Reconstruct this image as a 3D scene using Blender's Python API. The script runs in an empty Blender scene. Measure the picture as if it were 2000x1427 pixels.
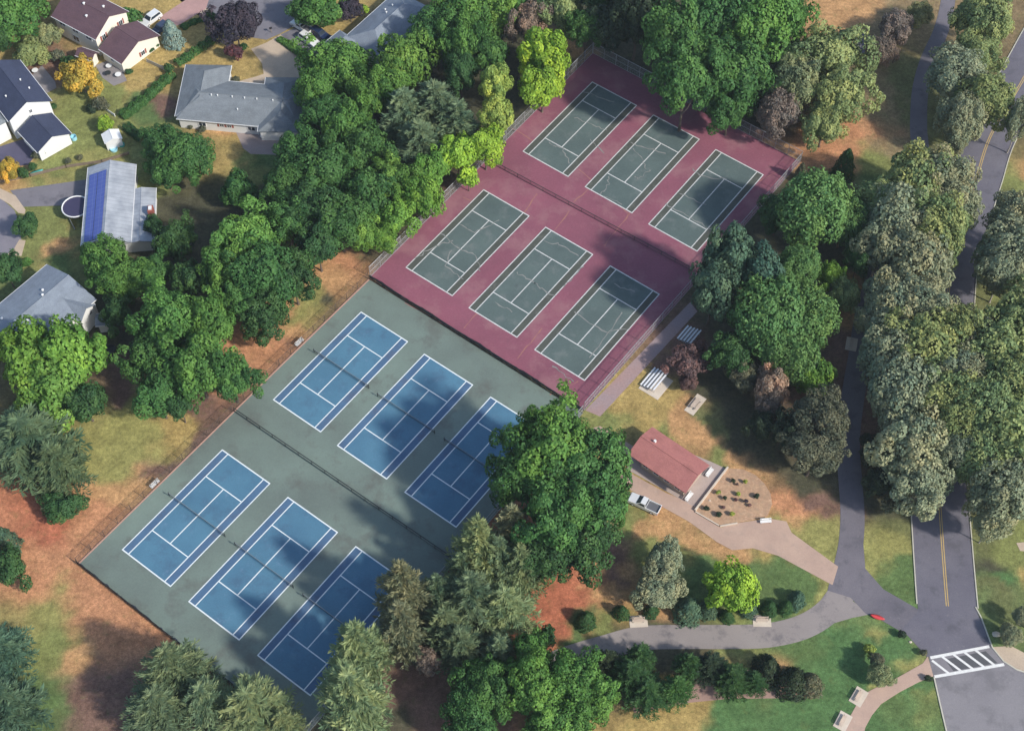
import bpy, math, random
import numpy as np
from mathutils import Vector, noise as mnoise
from mathutils.geometry import tessellate_polygon
R = math.radians
scene = bpy.context.scene
COL = scene.collection
# ------------------------------------------------------------------ camera
FOC, TILT, CAMH = 2844.35, 0.593639, 215.296          # focal length in 2000-px-wide survey pixels
cam = bpy.data.objects.new('camera', bpy.data.cameras.new('camera'))
COL.objects.link(cam)
cam.location = (0, 0, CAMH); cam.rotation_euler = (TILT, 0, 0)
cam.data.sensor_fit = 'HORIZONTAL'; cam.data.sensor_width = 36
cam.data.lens = 36 * FOC / 2000.0
cam.data.clip_start = 1; cam.data.clip_end = 3000
scene.camera = cam
# ------------------------------------------------------------------ light
SUN_EL, SUN_AZ = R(38), math.atan2(0.83, -0.55)       # azimuth clockwise from +Y
S = Vector((math.sin(SUN_AZ) * math.cos(SUN_EL), math.cos(SUN_AZ) * math.cos(SUN_EL), math.sin(SUN_EL)))
sun = bpy.data.objects.new('sun', bpy.data.lights.new('sun', 'SUN'))
COL.objects.link(sun); sun.location = (60, 100, 120)
sun.rotation_euler = S.to_track_quat('Z', 'Y').to_euler()
sun.data.energy = 3.7; sun.data.angle = R(3.5); sun.data.color = (1.0, 0.95, 0.87)
w = bpy.data.worlds.new('World'); scene.world = w; w.use_nodes = True
nt = w.node_tree; bg = nt.nodes['Background']; sky = nt.nodes.new('ShaderNodeTexSky')
sky.sky_type = 'NISHITA'; sky.sun_disc = False; sky.sun_elevation = SUN_EL; sky.sun_rotation = SUN_AZ
nt.links.new(sky.outputs[0], bg.inputs[0]); bg.inputs[1].default_value = 0.15
scene.view_settings.view_transform = 'Standard'; scene.view_settings.look = 'None'
scene.view_settings.exposure = 0.38; scene.view_settings.gamma = 1.0
scene.cycles.max_bounces = 6; scene.cycles.transparent_max_bounces = 16
random.seed(7); RNG = np.random.default_rng(11)

# ------------------------------------------------------------------ survey helpers
def G(px, py, z=0.0):
    """survey pixel (2000 px wide photograph) -> point of the world at height z"""
    a = (px - 1000) / FOC; b = (py - 713.5) / FOC
    d = Vector((a, math.sin(TILT) - b * math.cos(TILT), -math.cos(TILT) - b * math.sin(TILT)))
    k = (z - CAMH) / d.z
    return Vector((d.x * k, d.y * k, z))
def MPP(px, py, z=0.0): return (G(px + 1, py, z) - G(px, py, z)).length
YAW = -0.644354
CU, CV = Vector((math.cos(YAW), math.sin(YAW), 0)), Vector((-math.sin(YAW), math.cos(YAW), 0))
def lin(r, g, b):
    f = lambda c: (c / 255) / 12.92 if c < 10 else (((c / 255) + .055) / 1.055) ** 2.4
    return (f(r), f(g), f(b))

# ------------------------------------------------------------------ materials
def newmat(name):
    m = bpy.data.materials.new(name); m.use_nodes = True
    n = m.node_tree.nodes; l = m.node_tree.links
    return m, n, l, n['Principled BSDF']
def surf(name, col, col2=None, scale=1.0, amt=0.5, rough=0.85, bump=0.0, bscale=None, fine=0.12, fscale=9.0, world=True, spec=0.3, metal=0.0, stretch=None, stain=None):
    """two-tone weathered surface: broad mottling between col and col2 plus fine grain"""
    m, n, l, p = newmat(name)
    p.inputs['Roughness'].default_value = rough; p.inputs['Specular IOR Level'].default_value = spec
    p.inputs['Metallic'].default_value = metal
    if world:
        tc = n.new('ShaderNodeNewGeometry').outputs['Position']
    else:
        tc = n.new('ShaderNodeTexCoord').outputs['Object']
    if stretch:
        mp = n.new('ShaderNodeMapping'); mp.inputs['Scale'].default_value = stretch[0]; mp.inputs['Rotation'].default_value = (0, 0, stretch[1])
        mp.vector_type = 'POINT'; l.new(tc, mp.inputs[0]); tcs = mp.outputs[0]
    else: tcs = tc
    a = n.new('ShaderNodeTexNoise'); a.inputs['Scale'].default_value = scale; a.inputs['Detail'].default_value = 5; a.inputs['Roughness'].default_value = .6
    l.new(tcs, a.inputs['Vector'])
    r = n.new('ShaderNodeValToRGB'); r.color_ramp.elements[0].position = .5 - .35 * (1 - amt); r.color_ramp.elements[1].position = .5 + .35 * (1 - amt) + .02
    c2 = col2 or tuple(x * .8 for x in col)
    r.color_ramp.elements[0].color = (*c2, 1); r.color_ramp.elements[1].color = (*col, 1)
    l.new(a.outputs['Fac'], r.inputs[0])
    f = n.new('ShaderNodeTexNoise'); f.inputs['Scale'].default_value = fscale; f.inputs['Detail'].default_value = 3
    l.new(tc, f.inputs['Vector'])
    mr = n.new('ShaderNodeMapRange'); mr.inputs['From Min'].default_value = .25; mr.inputs['From Max'].default_value = .75
    mr.inputs['To Min'].default_value = 1 - fine; mr.inputs['To Max'].default_value = 1 + fine
    l.new(f.outputs['Fac'], mr.inputs['Value'])
    vm = n.new('ShaderNodeVectorMath'); vm.operation = 'SCALE'
    l.new(r.outputs[0], vm.inputs[0]); l.new(mr.outputs[0], vm.inputs['Scale'])
    fin = vm.outputs[0]
    for sc_, col_, amt_, lo_ in (stain or ()):
        q = n.new('ShaderNodeTexNoise'); q.inputs['Scale'].default_value = sc_; q.inputs['Detail'].default_value = 9; q.inputs['Roughness'].default_value = .68
        l.new(tc, q.inputs['Vector']); rr_ = n.new('ShaderNodeMapRange'); rr_.inputs['From Min'].default_value = lo_; rr_.inputs['From Max'].default_value = lo_ + .13
        rr_.inputs['To Min'].default_value = 0; rr_.inputs['To Max'].default_value = amt_; l.new(q.outputs['Fac'], rr_.inputs['Value'])
        mm = n.new('ShaderNodeMixRGB'); mm.inputs['Color2'].default_value = (*col_, 1); l.new(rr_.outputs[0], mm.inputs['Fac']); l.new(fin, mm.inputs['Color1']); fin = mm.outputs[0]
    l.new(fin, p.inputs['Base Color'])
    if bump:
        b = n.new('ShaderNodeBump'); b.inputs['Strength'].default_value = bump; b.inputs['Distance'].default_value = .05
        l.new(f.outputs['Fac'], b.inputs['Height']); l.new(b.outputs[0], p.inputs['Normal'])
    return m
def flat(name, col, rough=0.6, metal=0.0, spec=0.4):
    return surf(name, col, tuple(x * .88 for x in col), 1.5, .3, rough, fine=.05, world=False, spec=spec, metal=metal)

M = {}
M['lines'] = surf('court_line_paint', (.74, .78, .78), (.60, .66, .67), 1.2, .3, .7, fine=.08)
M['lines_old'] = surf('old_court_line_paint', (.66, .66, .64), (.44, .45, .43), 1.5, .3, .8, fine=.12)
M['pad_green'] = surf('green_acrylic', (0.177, 0.233, 0.197), (0.126, 0.156, 0.137), .07, .5, .8, fine=.06, fscale=3, stain=((.16, (.10, .095, .085), .55, .52), (.9, (.20, .22, .20), .35, .58)))
M['blue_in'] = surf('blue_acrylic', (0.087, 0.207, 0.294), (0.064, 0.156, 0.238), .13, .4, .75, fine=.06, fscale=4, stain=((.22, (.055, .095, .16), .45, .52), (.7, (.16, .25, .36), .45, .58)))
M['blue_out'] = surf('dark_blue_acrylic', (0.084, 0.162, 0.262), (0.062, 0.118, 0.203), .2, .4, .75, fine=.06, fscale=4, stain=((.3, (.09, .10, .14), .5, .52), (1.1, (.15, .2, .3), .4, .6)))
M['pad_red'] = surf('faded_red_acrylic', (0.263, 0.089, 0.123), (0.189, 0.068, 0.094), .085, .4, .85, fine=.08, fscale=2.5, stain=((.10, (.30, .15, .16), .6, .49), (.5, (.16, .075, .095), .4, .58), (1.6, (.36, .19, .20), .35, .60)))
M['slate_in'] = surf('grey_green_acrylic', (0.105, 0.143, 0.133), (0.074, 0.103, 0.099), .13, .4, .85, fine=.08, fscale=3, stain=((.3, (.17, .19, .18), .5, .53), (.8, (.065, .075, .08), .5, .58)))
M['slate_out'] = surf('dark_grey_acrylic', (.088, .098, .080), (.062, .066, .056), .3, .35, .85, fine=.12, fscale=4, stain=((.5, (.15, .15, .13), .5, .55),))
M['crack'] = surf('crack_filler', (.27, .27, .25), (.18, .19, .18), .8, .3, .9)
M['seam'] = surf('worn_seam', (.36, .17, .12), (.27, .12, .12), .8, .3, .9)
M['asphalt'] = surf('road_asphalt', (0.162, 0.153, 0.174), (0.111, 0.105, 0.131), .12, .3, .9, fine=.1, fscale=5, bump=.2, stain=((.35, (.08, .078, .09), .55, .52), (1.3, (.30, .28, .27), .35, .60)))
M['path_asphalt'] = surf('path_asphalt', (0.176, 0.160, 0.176), (0.117, 0.109, 0.127), .12, .3, .9, fine=.1, fscale=5, bump=.2, stain=((.35, (.08, .078, .09), .55, .52), (1.3, (.30, .28, .27), .35, .60)))
M['grey_path'] = surf('pale_asphalt', (0.297, 0.261, 0.241), (0.234, 0.204, 0.195), .15, .3, .9, fine=.06, fscale=5, stain=((.35, (.08, .078, .09), .55, .52), (1.3, (.30, .28, .27), .35, .60)))
M['street'] = surf('old_street_asphalt', (0.204, 0.191, 0.209), (0.153, 0.145, 0.161), .2, .3, .9, fine=.08, stain=((.35, (.08, .078, .09), .55, .52), (1.3, (.30, .28, .27), .35, .60)))
M['darkdrive'] = surf('sealed_asphalt', (.10, .095, .15), (.075, .07, .11), .3, .3, .85, fine=.08)
M['pinkcon'] = surf('pink_concrete', (0.485, 0.341, 0.261), (0.388, 0.268, 0.212), .25, .3, .9, fine=.06, fscale=5, stain=((.4, (.30, .23, .19), .4, .52), (1.5, (.55, .45, .38), .4, .60)))
M['tancon'] = surf('tan_concrete', (0.532, 0.423, 0.306), (0.399, 0.315, 0.238), .3, .3, .9, fine=.08, fscale=4)
M['palecon'] = surf('pale_concrete', (.62, .54, .44), (.5, .42, .34), .6, .3, .9, fine=.06)
M['sand'] = surf('sandy_mulch', (0.478, 0.313, 0.194), (0.368, 0.226, 0.144), 1.0, .3, .95, fine=.18, fscale=3, stain=((1.2, (.30, .22, .15), .6, .50), (3, (.6, .45, .33), .5, .58)))
M['walkgrey'] = surf('court_side_walk', (.28, .235, .25), (.35, .22, .19), .15, .3, .95, fine=.12, fscale=3)
M['yellow'] = surf('yellow_road_paint', (.55, .38, .13), (.42, .30, .12), 2, .3, .8)
M['white'] = flat('white_paint', (.78, .78, .76))
M['roadwhite'] = surf('white_road_paint', (.75, .74, .70), (.60, .59, .56), 2, .3, .8, fine=.05)
M['kerb'] = surf('kerb_stone', (.55, .52, .42), (.42, .40, .33), 1, .3, .9)
M['alu'] = flat('aluminium', (.82, .83, .84), .4, .1)
M['steel'] = flat('galvanised_steel', (.42, .43, .44), .5, .5)
M['darksteel'] = flat('dark_steel', (.04, .045, .045), .5, .2)
M['brownsteel'] = flat('rusty_steel', (.10, .07, .055), .7, .2)
M['fabric'] = surf('windscreen_fabric', (.055, .06, .085), (.03, .032, .05), 1.3, .2, .9, fine=.2, fscale=3)
M['tape'] = flat('net_tape', (.20, .23, .26))
M['glass'] = flat('window_glass', (.03, .04, .055), .12, 0, .6)
M['tyre'] = flat('rubber', (.02, .02, .02), .9)
M['bark'] = surf('bark', (.17, .13, .10), (.10, .08, .065), 2, .3, .95, fine=.25, fscale=6, world=False)
M['palebark'] = surf('pale_bark', (.42, .38, .33), (.26, .23, .2), 2, .3, .95, fine=.2, fscale=6, world=False)
M['brick'] = surf('red_brick', (.33, .10, .075), (.24, .08, .06), 3, .3, .9, fine=.2, fscale=8, world=False)
M['wood'] = surf('weathered_wood', (.24, .19, .14), (.16, .12, .09), 2, .3, .9, fine=.15, world=False)
M['palewood'] = surf('bleached_wood', (.56, .46, .37), (.45, .36, .29), 2, .3, .9, fine=.1, world=False)
M['turq'] = flat('turquoise_plastic', (.07, .42, .36), .4)
M['sky_plastic'] = flat('light_blue_plastic', (.32, .62, .72), .4)
M['redplastic'] = flat('red_plastic', (.62, .06, .06), .45)
M['black'] = flat('black_plastic', (.02, .02, .022), .5)
M['water'] = flat('pool_cover', (.05, .045, .09), .4)
def roofmat(name, c, c2):
    return surf(name, c, c2, .5, .25, .9, fine=.16, fscale=5, world=False, bump=.3, stretch=((1, 1, 6), 0), stain=((.35, tuple(x * .62 for x in c), .5, .50), (1.4, tuple(x * 1.3 for x in c), .4, .58)))
M['maroonroof'] = roofmat('maroon_shingles', (0.136, 0.078, 0.089), (0.099, 0.059, 0.073))
M['navyroof'] = roofmat('navy_shingles', (0.052, 0.064, 0.109), (0.041, 0.049, 0.086))
M['greyroof'] = roofmat('grey_shingles', (0.211, 0.234, 0.248), (0.149, 0.167, 0.182))
M['bluegreyroof'] = roofmat('blue_grey_shingles', (0.246, 0.285, 0.329), (0.185, 0.212, 0.257))
M['pinkroof'] = roofmat('pink_red_shingles', (0.430, 0.175, 0.151), (0.350, 0.138, 0.126))
def metalroof():
    m, n, l, p = newmat('standing_seam_metal')
    p.inputs['Roughness'].default_value = .45; p.inputs['Metallic'].default_value = .25
    tc = n.new('ShaderNodeTexCoord'); s = n.new('ShaderNodeSeparateXYZ'); l.new(tc.outputs['Object'], s.inputs[0])
    a = n.new('ShaderNodeMath'); a.operation = 'FRACT'; k = n.new('ShaderNodeMath'); k.operation = 'MULTIPLY'; k.inputs[1].default_value = 1.1
    l.new(s.outputs['X'], k.inputs[0]); l.new(k.outputs[0], a.inputs[0])
    c = n.new('ShaderNodeMath'); c.operation = 'LESS_THAN'; c.inputs[1].default_value = .14; l.new(a.outputs[0], c.inputs[0])
    nz = n.new('ShaderNodeTexNoise'); nz.inputs['Scale'].default_value = .5; nz.inputs['Detail'].default_value = 5; l.new(tc.outputs['Object'], nz.inputs['Vector'])
    r = n.new('ShaderNodeValToRGB'); r.color_ramp.elements[0].color = (.31, .33, .36, 1); r.color_ramp.elements[1].color = (.48, .50, .52, 1)
    r.color_ramp.elements[0].position = .3; r.color_ramp.elements[1].position = .65
    l.new(nz.outputs['Fac'], r.inputs[0])
    mx = n.new('ShaderNodeMixRGB'); mx.blend_type = 'MULTIPLY'; mx.inputs['Color2'].default_value = (.8, .8, .82, 1)
    l.new(c.outputs[0], mx.inputs['Fac']); l.new(r.outputs[0], mx.inputs['Color1']); l.new(mx.outputs[0], p.inputs['Base Color'])
    return m
M['metalroof'] = metalroof()
def siding(name, c):
    m, n, l, p = newmat(name); p.inputs['Roughness'].default_value = .7
    tc = n.new('ShaderNodeTexCoord'); s = n.new('ShaderNodeSeparateXYZ'); l.new(tc.outputs['Object'], s.inputs[0])
    k = n.new('ShaderNodeMath'); k.operation = 'MULTIPLY'; k.inputs[1].default_value = 4.0
    a = n.new('ShaderNodeMath'); a.operation = 'FRACT'; l.new(s.outputs['Z'], k.inputs[0]); l.new(k.outputs[0], a.inputs[0])
    r = n.new('ShaderNodeValToRGB'); r.color_ramp.elements[0].color = (*[x * .72 for x in c], 1); r.color_ramp.elements[1].color = (*c, 1); r.color_ramp.elements[1].position = .25
    l.new(a.outputs[0], r.inputs[0]); l.new(r.outputs[0], p.inputs['Base Color'])
    return m
M['whiteside'] = siding('white_siding', (.72, .72, .70))
M['creamside'] = siding('cream_siding', (.74, .70, .60))
M['tanside'] = siding('tan_block', (.42, .34, .27))
def solar():
    m, n, l, p = newmat('solar_cells'); p.inputs['Roughness'].default_value = .25
    tc = n.new('ShaderNodeTexCoord'); b = n.new('ShaderNodeTexBrick'); l.new(tc.outputs['Object'], b.inputs['Vector'])
    b.offset = 0; b.inputs['Scale'].default_value = 1; b.inputs['Brick Width'].default_value = 1.0; b.inputs['Row Height'].default_value = 1.65; b.inputs['Mortar Size'].default_value = .03
    b.inputs['Color1'].default_value = (.07, .10, .34, 1); b.inputs['Color2'].default_value = (.08, .115, .36, 1); b.inputs['Mortar'].default_value = (.16, .2, .42, 1)
    l.new(b.outputs['Color'], p.inputs['Base Color']); return m
M['solar'] = solar()
def mesh_screen(name, col, pitch, thick):
    m, n, l, p = newmat(name); p.inputs['Base Color'].default_value = (*col, 1); p.inputs['Roughness'].default_value = .6
    tc = n.new('ShaderNodeTexCoord'); s = n.new('ShaderNodeSeparateXYZ'); l.new(tc.outputs['Object'], s.inputs[0])
    outs = []
    for op in ('ADD', 'SUBTRACT'):
        a = n.new('ShaderNodeMath'); a.operation = op; l.new(s.outputs['X'], a.inputs[0]); l.new(s.outputs['Z'], a.inputs[1])
        k = n.new('ShaderNodeMath'); k.operation = 'MULTIPLY'; k.inputs[1].default_value = 1 / pitch; l.new(a.outputs[0], k.inputs[0])
        f = n.new('ShaderNodeMath'); f.operation = 'FRACT'; l.new(k.outputs[0], f.inputs[0])
        c = n.new('ShaderNodeMath'); c.operation = 'LESS_THAN'; c.inputs[1].default_value = thick; l.new(f.outputs[0], c.inputs[0]); outs.append(c.outputs[0])
    mx = n.new('ShaderNodeMath'); mx.operation = 'MAXIMUM'; l.new(outs[0], mx.inputs[0]); l.new(outs[1], mx.inputs[1])
    t = n.new('ShaderNodeBsdfTransparent'); ms = n.new('ShaderNodeMixShader')
    l.new(mx.outputs[0], ms.inputs[0]); l.new(t.outputs[0], ms.inputs[1]); l.new(p.outputs[0], ms.inputs[2])
    l.new(ms.outputs[0], n['Material Output'].inputs['Surface']); return m
M['chain'] = mesh_screen('chain_link', (.34, .35, .36), .11, .11)
M['chain_dark'] = mesh_screen('dark_chain_link', (.07, .06, .055), .11, .12)
M['net'] = mesh_screen('tennis_netting', (.02, .025, .03), .10, .27)
def leafmat():
    m, n, l, p = newmat('foliage')
    oi = n.new('ShaderNodeObjectInfo'); at = n.new('ShaderNodeAttribute'); at.attribute_name = 'tint'
    mx = n.new('ShaderNodeMixRGB'); mx.blend_type = 'MULTIPLY'; mx.inputs['Fac'].default_value = 1
    l.new(oi.outputs['Color'], mx.inputs['Color1']); l.new(at.outputs['Color'], mx.inputs['Color2'])
    l.new(mx.outputs[0], p.inputs['Base Color']); p.inputs['Roughness'].default_value = .6; p.inputs['Specular IOR Level'].default_value = .25
    tr = n.new('ShaderNodeBsdfTranslucent'); l.new(mx.outputs[0], tr.inputs['Color'])
    ms = n.new('ShaderNodeMixShader'); ms.inputs[0].default_value = .28
    l.new(p.outputs[0], ms.inputs[1]); l.new(tr.outputs[0], ms.inputs[2]); l.new(ms.outputs[0], n['Material Output'].inputs['Surface'])
    return m
M['leaf'] = leafmat()

# ------------------------------------------------------------------ mesh helpers
class MB:
    def __init__(s): s.v = []; s.f = []; s.mi = []
    def add(s, vs, fs, mi=0):
        o = len(s.v); s.v += [tuple(x) for x in vs]; s.f += [tuple(i + o for i in f) for f in fs]; s.mi += [mi] * len(fs); return s
    def box(s, x0, x1, y0, y1, z0, z1, mi=0):
        v = [(x0, y0, z0), (x1, y0, z0), (x1, y1, z0), (x0, y1, z0), (x0, y0, z1), (x1, y0, z1), (x1, y1, z1), (x0, y1, z1)]
        return s.add(v, [(0, 3, 2, 1), (4, 5, 6, 7), (0, 1, 5, 4), (1, 2, 6, 5), (2, 3, 7, 6), (3, 0, 4, 7)], mi)
    def tube(s, p, q, r0, r1=None, n=8, mi=0, cap=True):
        p, q = Vector(p), Vector(q); r1 = r0 if r1 is None else r1
        d = (q - p).normalized(); a = d.orthogonal().normalized(); b = d.cross(a)
        vs = [p + r0 * (math.cos(2 * math.pi * i / n) * a + math.sin(2 * math.pi * i / n) * b) for i in range(n)]
        vs += [q + r1 * (math.cos(2 * math.pi * i / n) * a + math.sin(2 * math.pi * i / n) * b) for i in range(n)]
        fs = [(i, (i + 1) % n, n + (i + 1) % n, n + i) for i in range(n)]
        if cap: fs += [tuple(range(n - 1, -1, -1)), tuple(range(n, 2 * n))]
        return s.add(vs, fs, mi)
    def poly(s, pts, z0, z1=None, mi=0):
        """flat polygon at z0, or a prism from z0 (bottom) to z1 (top)"""
        tri = tessellate_polygon([[Vector((p[0], p[1], 0)) for p in pts]]); n = len(pts)
        if z1 is None:
            fs = []
            for t in tri:
                a, b, c = [pts[i] for i in t]
                fs.append(t if (b[0]-a[0])*(c[1]-a[1])-(b[1]-a[1])*(c[0]-a[0]) > 0 else t[::-1])
            return s.add([(p[0], p[1], z0) for p in pts], fs, mi)
        ar = sum(pts[i][0]*pts[(i+1) % n][1]-pts[(i+1) % n][0]*pts[i][1] for i in range(n))
        if ar < 0: pts = pts[::-1]; tri = tessellate_polygon([[Vector((p[0], p[1], 0)) for p in pts]])
        vs = [(p[0], p[1], z0) for p in pts] + [(p[0], p[1], z1) for p in pts]
        fs = [(i, (i + 1) % n, n + (i + 1) % n, n + i) for i in range(n)]
        for t in tri:
            a, b, c = [pts[i] for i in t]
            if (b[0]-a[0])*(c[1]-a[1])-(b[1]-a[1])*(c[0]-a[0]) < 0: t = t[::-1]
            fs.append(tuple(i + n for i in t)); fs.append(tuple(t[::-1]))
        return s.add(vs, fs, mi)
    def build(s, name, mats, parent=None, smooth=False):
        me = bpy.data.meshes.new(name); me.from_pydata(s.v, [], s.f)
        for m in (mats if isinstance(mats, (list, tuple)) else [mats]): me.materials.append(M[m] if isinstance(m, str) else m)
        if len(set(s.mi)) > 1: me.polygons.foreach_set('material_index', s.mi)
        if smooth: me.polygons.foreach_set('use_smooth', [True] * len(me.polygons))
        me.update(); o = bpy.data.objects.new(name, me); COL.objects.link(o)
        if parent: o.parent = parent
        return o
def empty(name, loc=(0, 0, 0), rz=0.0):
    o = bpy.data.objects.new(name, None); COL.objects.link(o); o.location = loc; o.rotation_euler = (0, 0, rz); o.empty_display_size = .5; return o
def tag(o, label=None, cat=None, group=None, kind=None):
    if label: o['label'] = label
    if cat: o['category'] = cat
    if group: o['group'] = group
    if kind: o['kind'] = kind
    return o
def children(o): return [c for c in bpy.data.objects if c.parent == o]
def copy_tree(o, parent=None, _all=None):
    c = o.copy(); COL.objects.link(c)
    if parent: c.parent = parent
    for ch in (list(bpy.data.objects) if _all is None else _all):
        if ch.parent == o: copy_tree(ch, c, _all)
    return c
def smooth_line(pts, k=6):
    P = [Vector(p) for p in pts]; P = [P[0] * 2 - P[1]] + P + [P[-1] * 2 - P[-2]]; out = []
    for i in range(1, len(P) - 2):
        for j in range(k):
            t = j / k; a, b, c, d = P[i-1:i+3]
            out.append(.5 * ((2*b) + (c-a)*t + (2*a-5*b+4*c-d)*t*t + (3*b-a-3*c+d)*t**3))
    out.append(P[-2]); return out
def ribbon(mb, line, hw, z, mi=0, off=0.0, hws=None):
    n = len(line); vs = []
    for i, p in enumerate(line):
        t = (line[min(i+1, n-1)] - line[max(i-1, 0)]).normalized(); q = Vector((-t.y, t.x, 0))
        h = hws[i] if hws else hw
        a = p + q * (off + h); b = p + q * (off - h); vs += [(a.x, a.y, z), (b.x, b.y, z)]
    mb.add(vs, [(2*i+1, 2*i+3, 2*i+2, 2*i) for i in range(n-1)], mi); return mb
def gpts(lst, z=0.0): return [G(x, y, z) for x, y in lst]

# ------------------------------------------------------------------ ground with patches of soil, dry and green grass, tree shade in the dark ones
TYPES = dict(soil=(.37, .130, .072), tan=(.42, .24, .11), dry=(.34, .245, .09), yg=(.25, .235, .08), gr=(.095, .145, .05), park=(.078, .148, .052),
             dark=(.07, .068, .042), duff=(.17, .10, .075), lawn=(.18, .195, .065), verge=(.13, .135, .055), org=(.42, .205, .105), ovb=(.215, .165, .09))  # dark mixes leaf-litter brown with painted tree shade
ZONES = [(90,1020,55,'soil'),(50,1090,50,'org'),(150,1100,60,'org'),(200,1180,60,'org'),(290,1220,60,'org'),(200,1260,50,'tan'),(90,1200,50,'yg'),(120,1270,50,'lawn'),
 (120,1360,55,'gr'),(230,1340,60,'duff'),(300,1420,60,'duff'),(230,810,50,'yg'),(215,880,55,'yg'),(195,950,35,'tan'),(260,960,40,'tan'),(300,930,30,'duff'),(200,760,25,'duff'),(170,1010,45,'org'),(330,830,35,'dry'),  # small duff spots beside the left court fence paint in its shadow band
 (400,790,45,'duff'),(430,770,30,'org'),(380,870,25,'duff'),(520,690,40,'org'),(560,700,18,'duff'),(560,640,35,'tan'),(610,590,30,'yg'),(590,630,25,'yg'),(660,530,45,'tan'),(700,520,30,'org'),(640,500,30,'soil'),(655,590,18,'dark'),
 (600,20,60,'dry'),(300,60,45,'dry'),(390,80,50,'dry'),(430,120,40,'dry'),(280,170,40,'dry'),(230,190,40,'lawn'),(330,200,25,'duff'),(160,240,40,'lawn'),(190,290,40,'yg'),(120,300,25,'lawn'),(60,350,30,'tan'),(300,210,30,'gr'),(300,250,25,'lawn'),
 (20,110,40,'dry'),(60,160,30,'duff'),(100,110,30,'duff'),(440,300,40,'dry'),(470,320,40,'lawn'),(510,315,30,'gr'),(430,265,25,'tan'),(400,420,50,'dark'),(340,400,45,'dark'),(300,340,30,'lawn'),(100,440,40,'lawn'),(115,470,20,'tan'),(110,500,30,'gr'),(75,350,25,'lawn'),
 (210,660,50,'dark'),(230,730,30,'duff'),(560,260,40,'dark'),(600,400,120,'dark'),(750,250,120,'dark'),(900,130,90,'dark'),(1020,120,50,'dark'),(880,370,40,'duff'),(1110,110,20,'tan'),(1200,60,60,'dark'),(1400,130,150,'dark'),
 (1620,30,60,'tan'),(1690,40,50,'tan'),(1750,60,50,'ovb'),(1720,120,30,'dry'),(1730,190,45,'ovb'),(1680,260,45,'org'),(1610,300,40,'org'),(1740,290,35,'ovb'),(1700,330,40,'lawn'),(1690,360,30,'gr'),(1560,300,25,'tan'),(1500,270,30,'duff'),(1650,420,60,'dark'),
 (1210,830,35,'lawn'),(1240,790,40,'dry'),(1300,810,40,'dry'),(1370,830,35,'tan'),(1330,850,25,'lawn'),(1400,860,35,'tan'),(1430,830,30,'verge'),(1490,890,40,'tan'),(1450,900,25,'lawn'),(1570,960,40,'org'),(1620,960,30,'duff'),(1590,1030,40,'yg'),(1620,1080,30,'yg'),(1530,990,25,'tan'),
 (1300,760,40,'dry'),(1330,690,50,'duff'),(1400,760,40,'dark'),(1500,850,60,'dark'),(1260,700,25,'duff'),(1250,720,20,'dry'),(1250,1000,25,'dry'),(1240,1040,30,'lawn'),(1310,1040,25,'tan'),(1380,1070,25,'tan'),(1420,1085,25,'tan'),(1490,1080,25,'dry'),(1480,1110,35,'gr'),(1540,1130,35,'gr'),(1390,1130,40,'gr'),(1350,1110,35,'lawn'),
 (1580,1150,25,'yg'),(1210,1110,40,'duff'),(1250,1160,30,'tan'),(1090,1170,55,'soil'),(1060,1210,40,'soil'),(1180,1160,30,'tan'),(1110,1235,30,'gr'),(1180,1220,25,'lawn'),(1250,1205,20,'dry'),(1320,1205,20,'tan'),(1420,1208,20,'lawn'),(1560,1195,20,'lawn'),(1140,1180,20,'tan'),
 (1720,1060,35,'yg'),(1730,1120,40,'gr'),(1700,1090,25,'yg'),(1710,950,40,'dark'),(1730,1000,30,'verge'),(1975,1090,35,'lawn'),(1960,1150,30,'park'),(1995,1150,20,'dry'),(1925,1110,25,'dark'),(1940,1180,25,'verge'),(1905,1030,15,'verge'),
 (1450,1265,30,'lawn'),(1560,1245,40,'gr'),(1620,1270,60,'park'),(1700,1240,40,'park'),(1680,1215,20,'yg'),(1640,1350,70,'park'),(1540,1400,60,'park'),(1420,1400,50,'park'),(1330,1390,50,'dry'),(1250,1400,50,'dry'),(1380,1345,30,'tan'),(1350,1345,20,'tan'),(1490,1345,28,'tan'),(1250,1360,20,'tan'),
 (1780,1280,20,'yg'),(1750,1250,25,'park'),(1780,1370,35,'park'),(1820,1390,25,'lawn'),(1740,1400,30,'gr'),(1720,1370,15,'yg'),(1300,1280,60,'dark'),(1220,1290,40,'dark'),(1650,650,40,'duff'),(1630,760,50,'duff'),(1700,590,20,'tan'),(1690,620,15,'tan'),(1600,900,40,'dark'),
 (850,1380,70,'duff'),(800,1290,50,'duff'),(900,1420,60,'duff'),(650,1420,50,'dark'),(1850,600,80,'verge'),(1930,350,30,'lawn'),(1960,400,30,'dark'),(1930,590,20,'lawn'),(1990,350,30,'tan'),(1820,200,40,'verge'),(1850,260,30,'verge'),(1800,420,50,'dark'),(1500,480,100,'dark'),(1500,620,80,'dark')]
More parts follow.
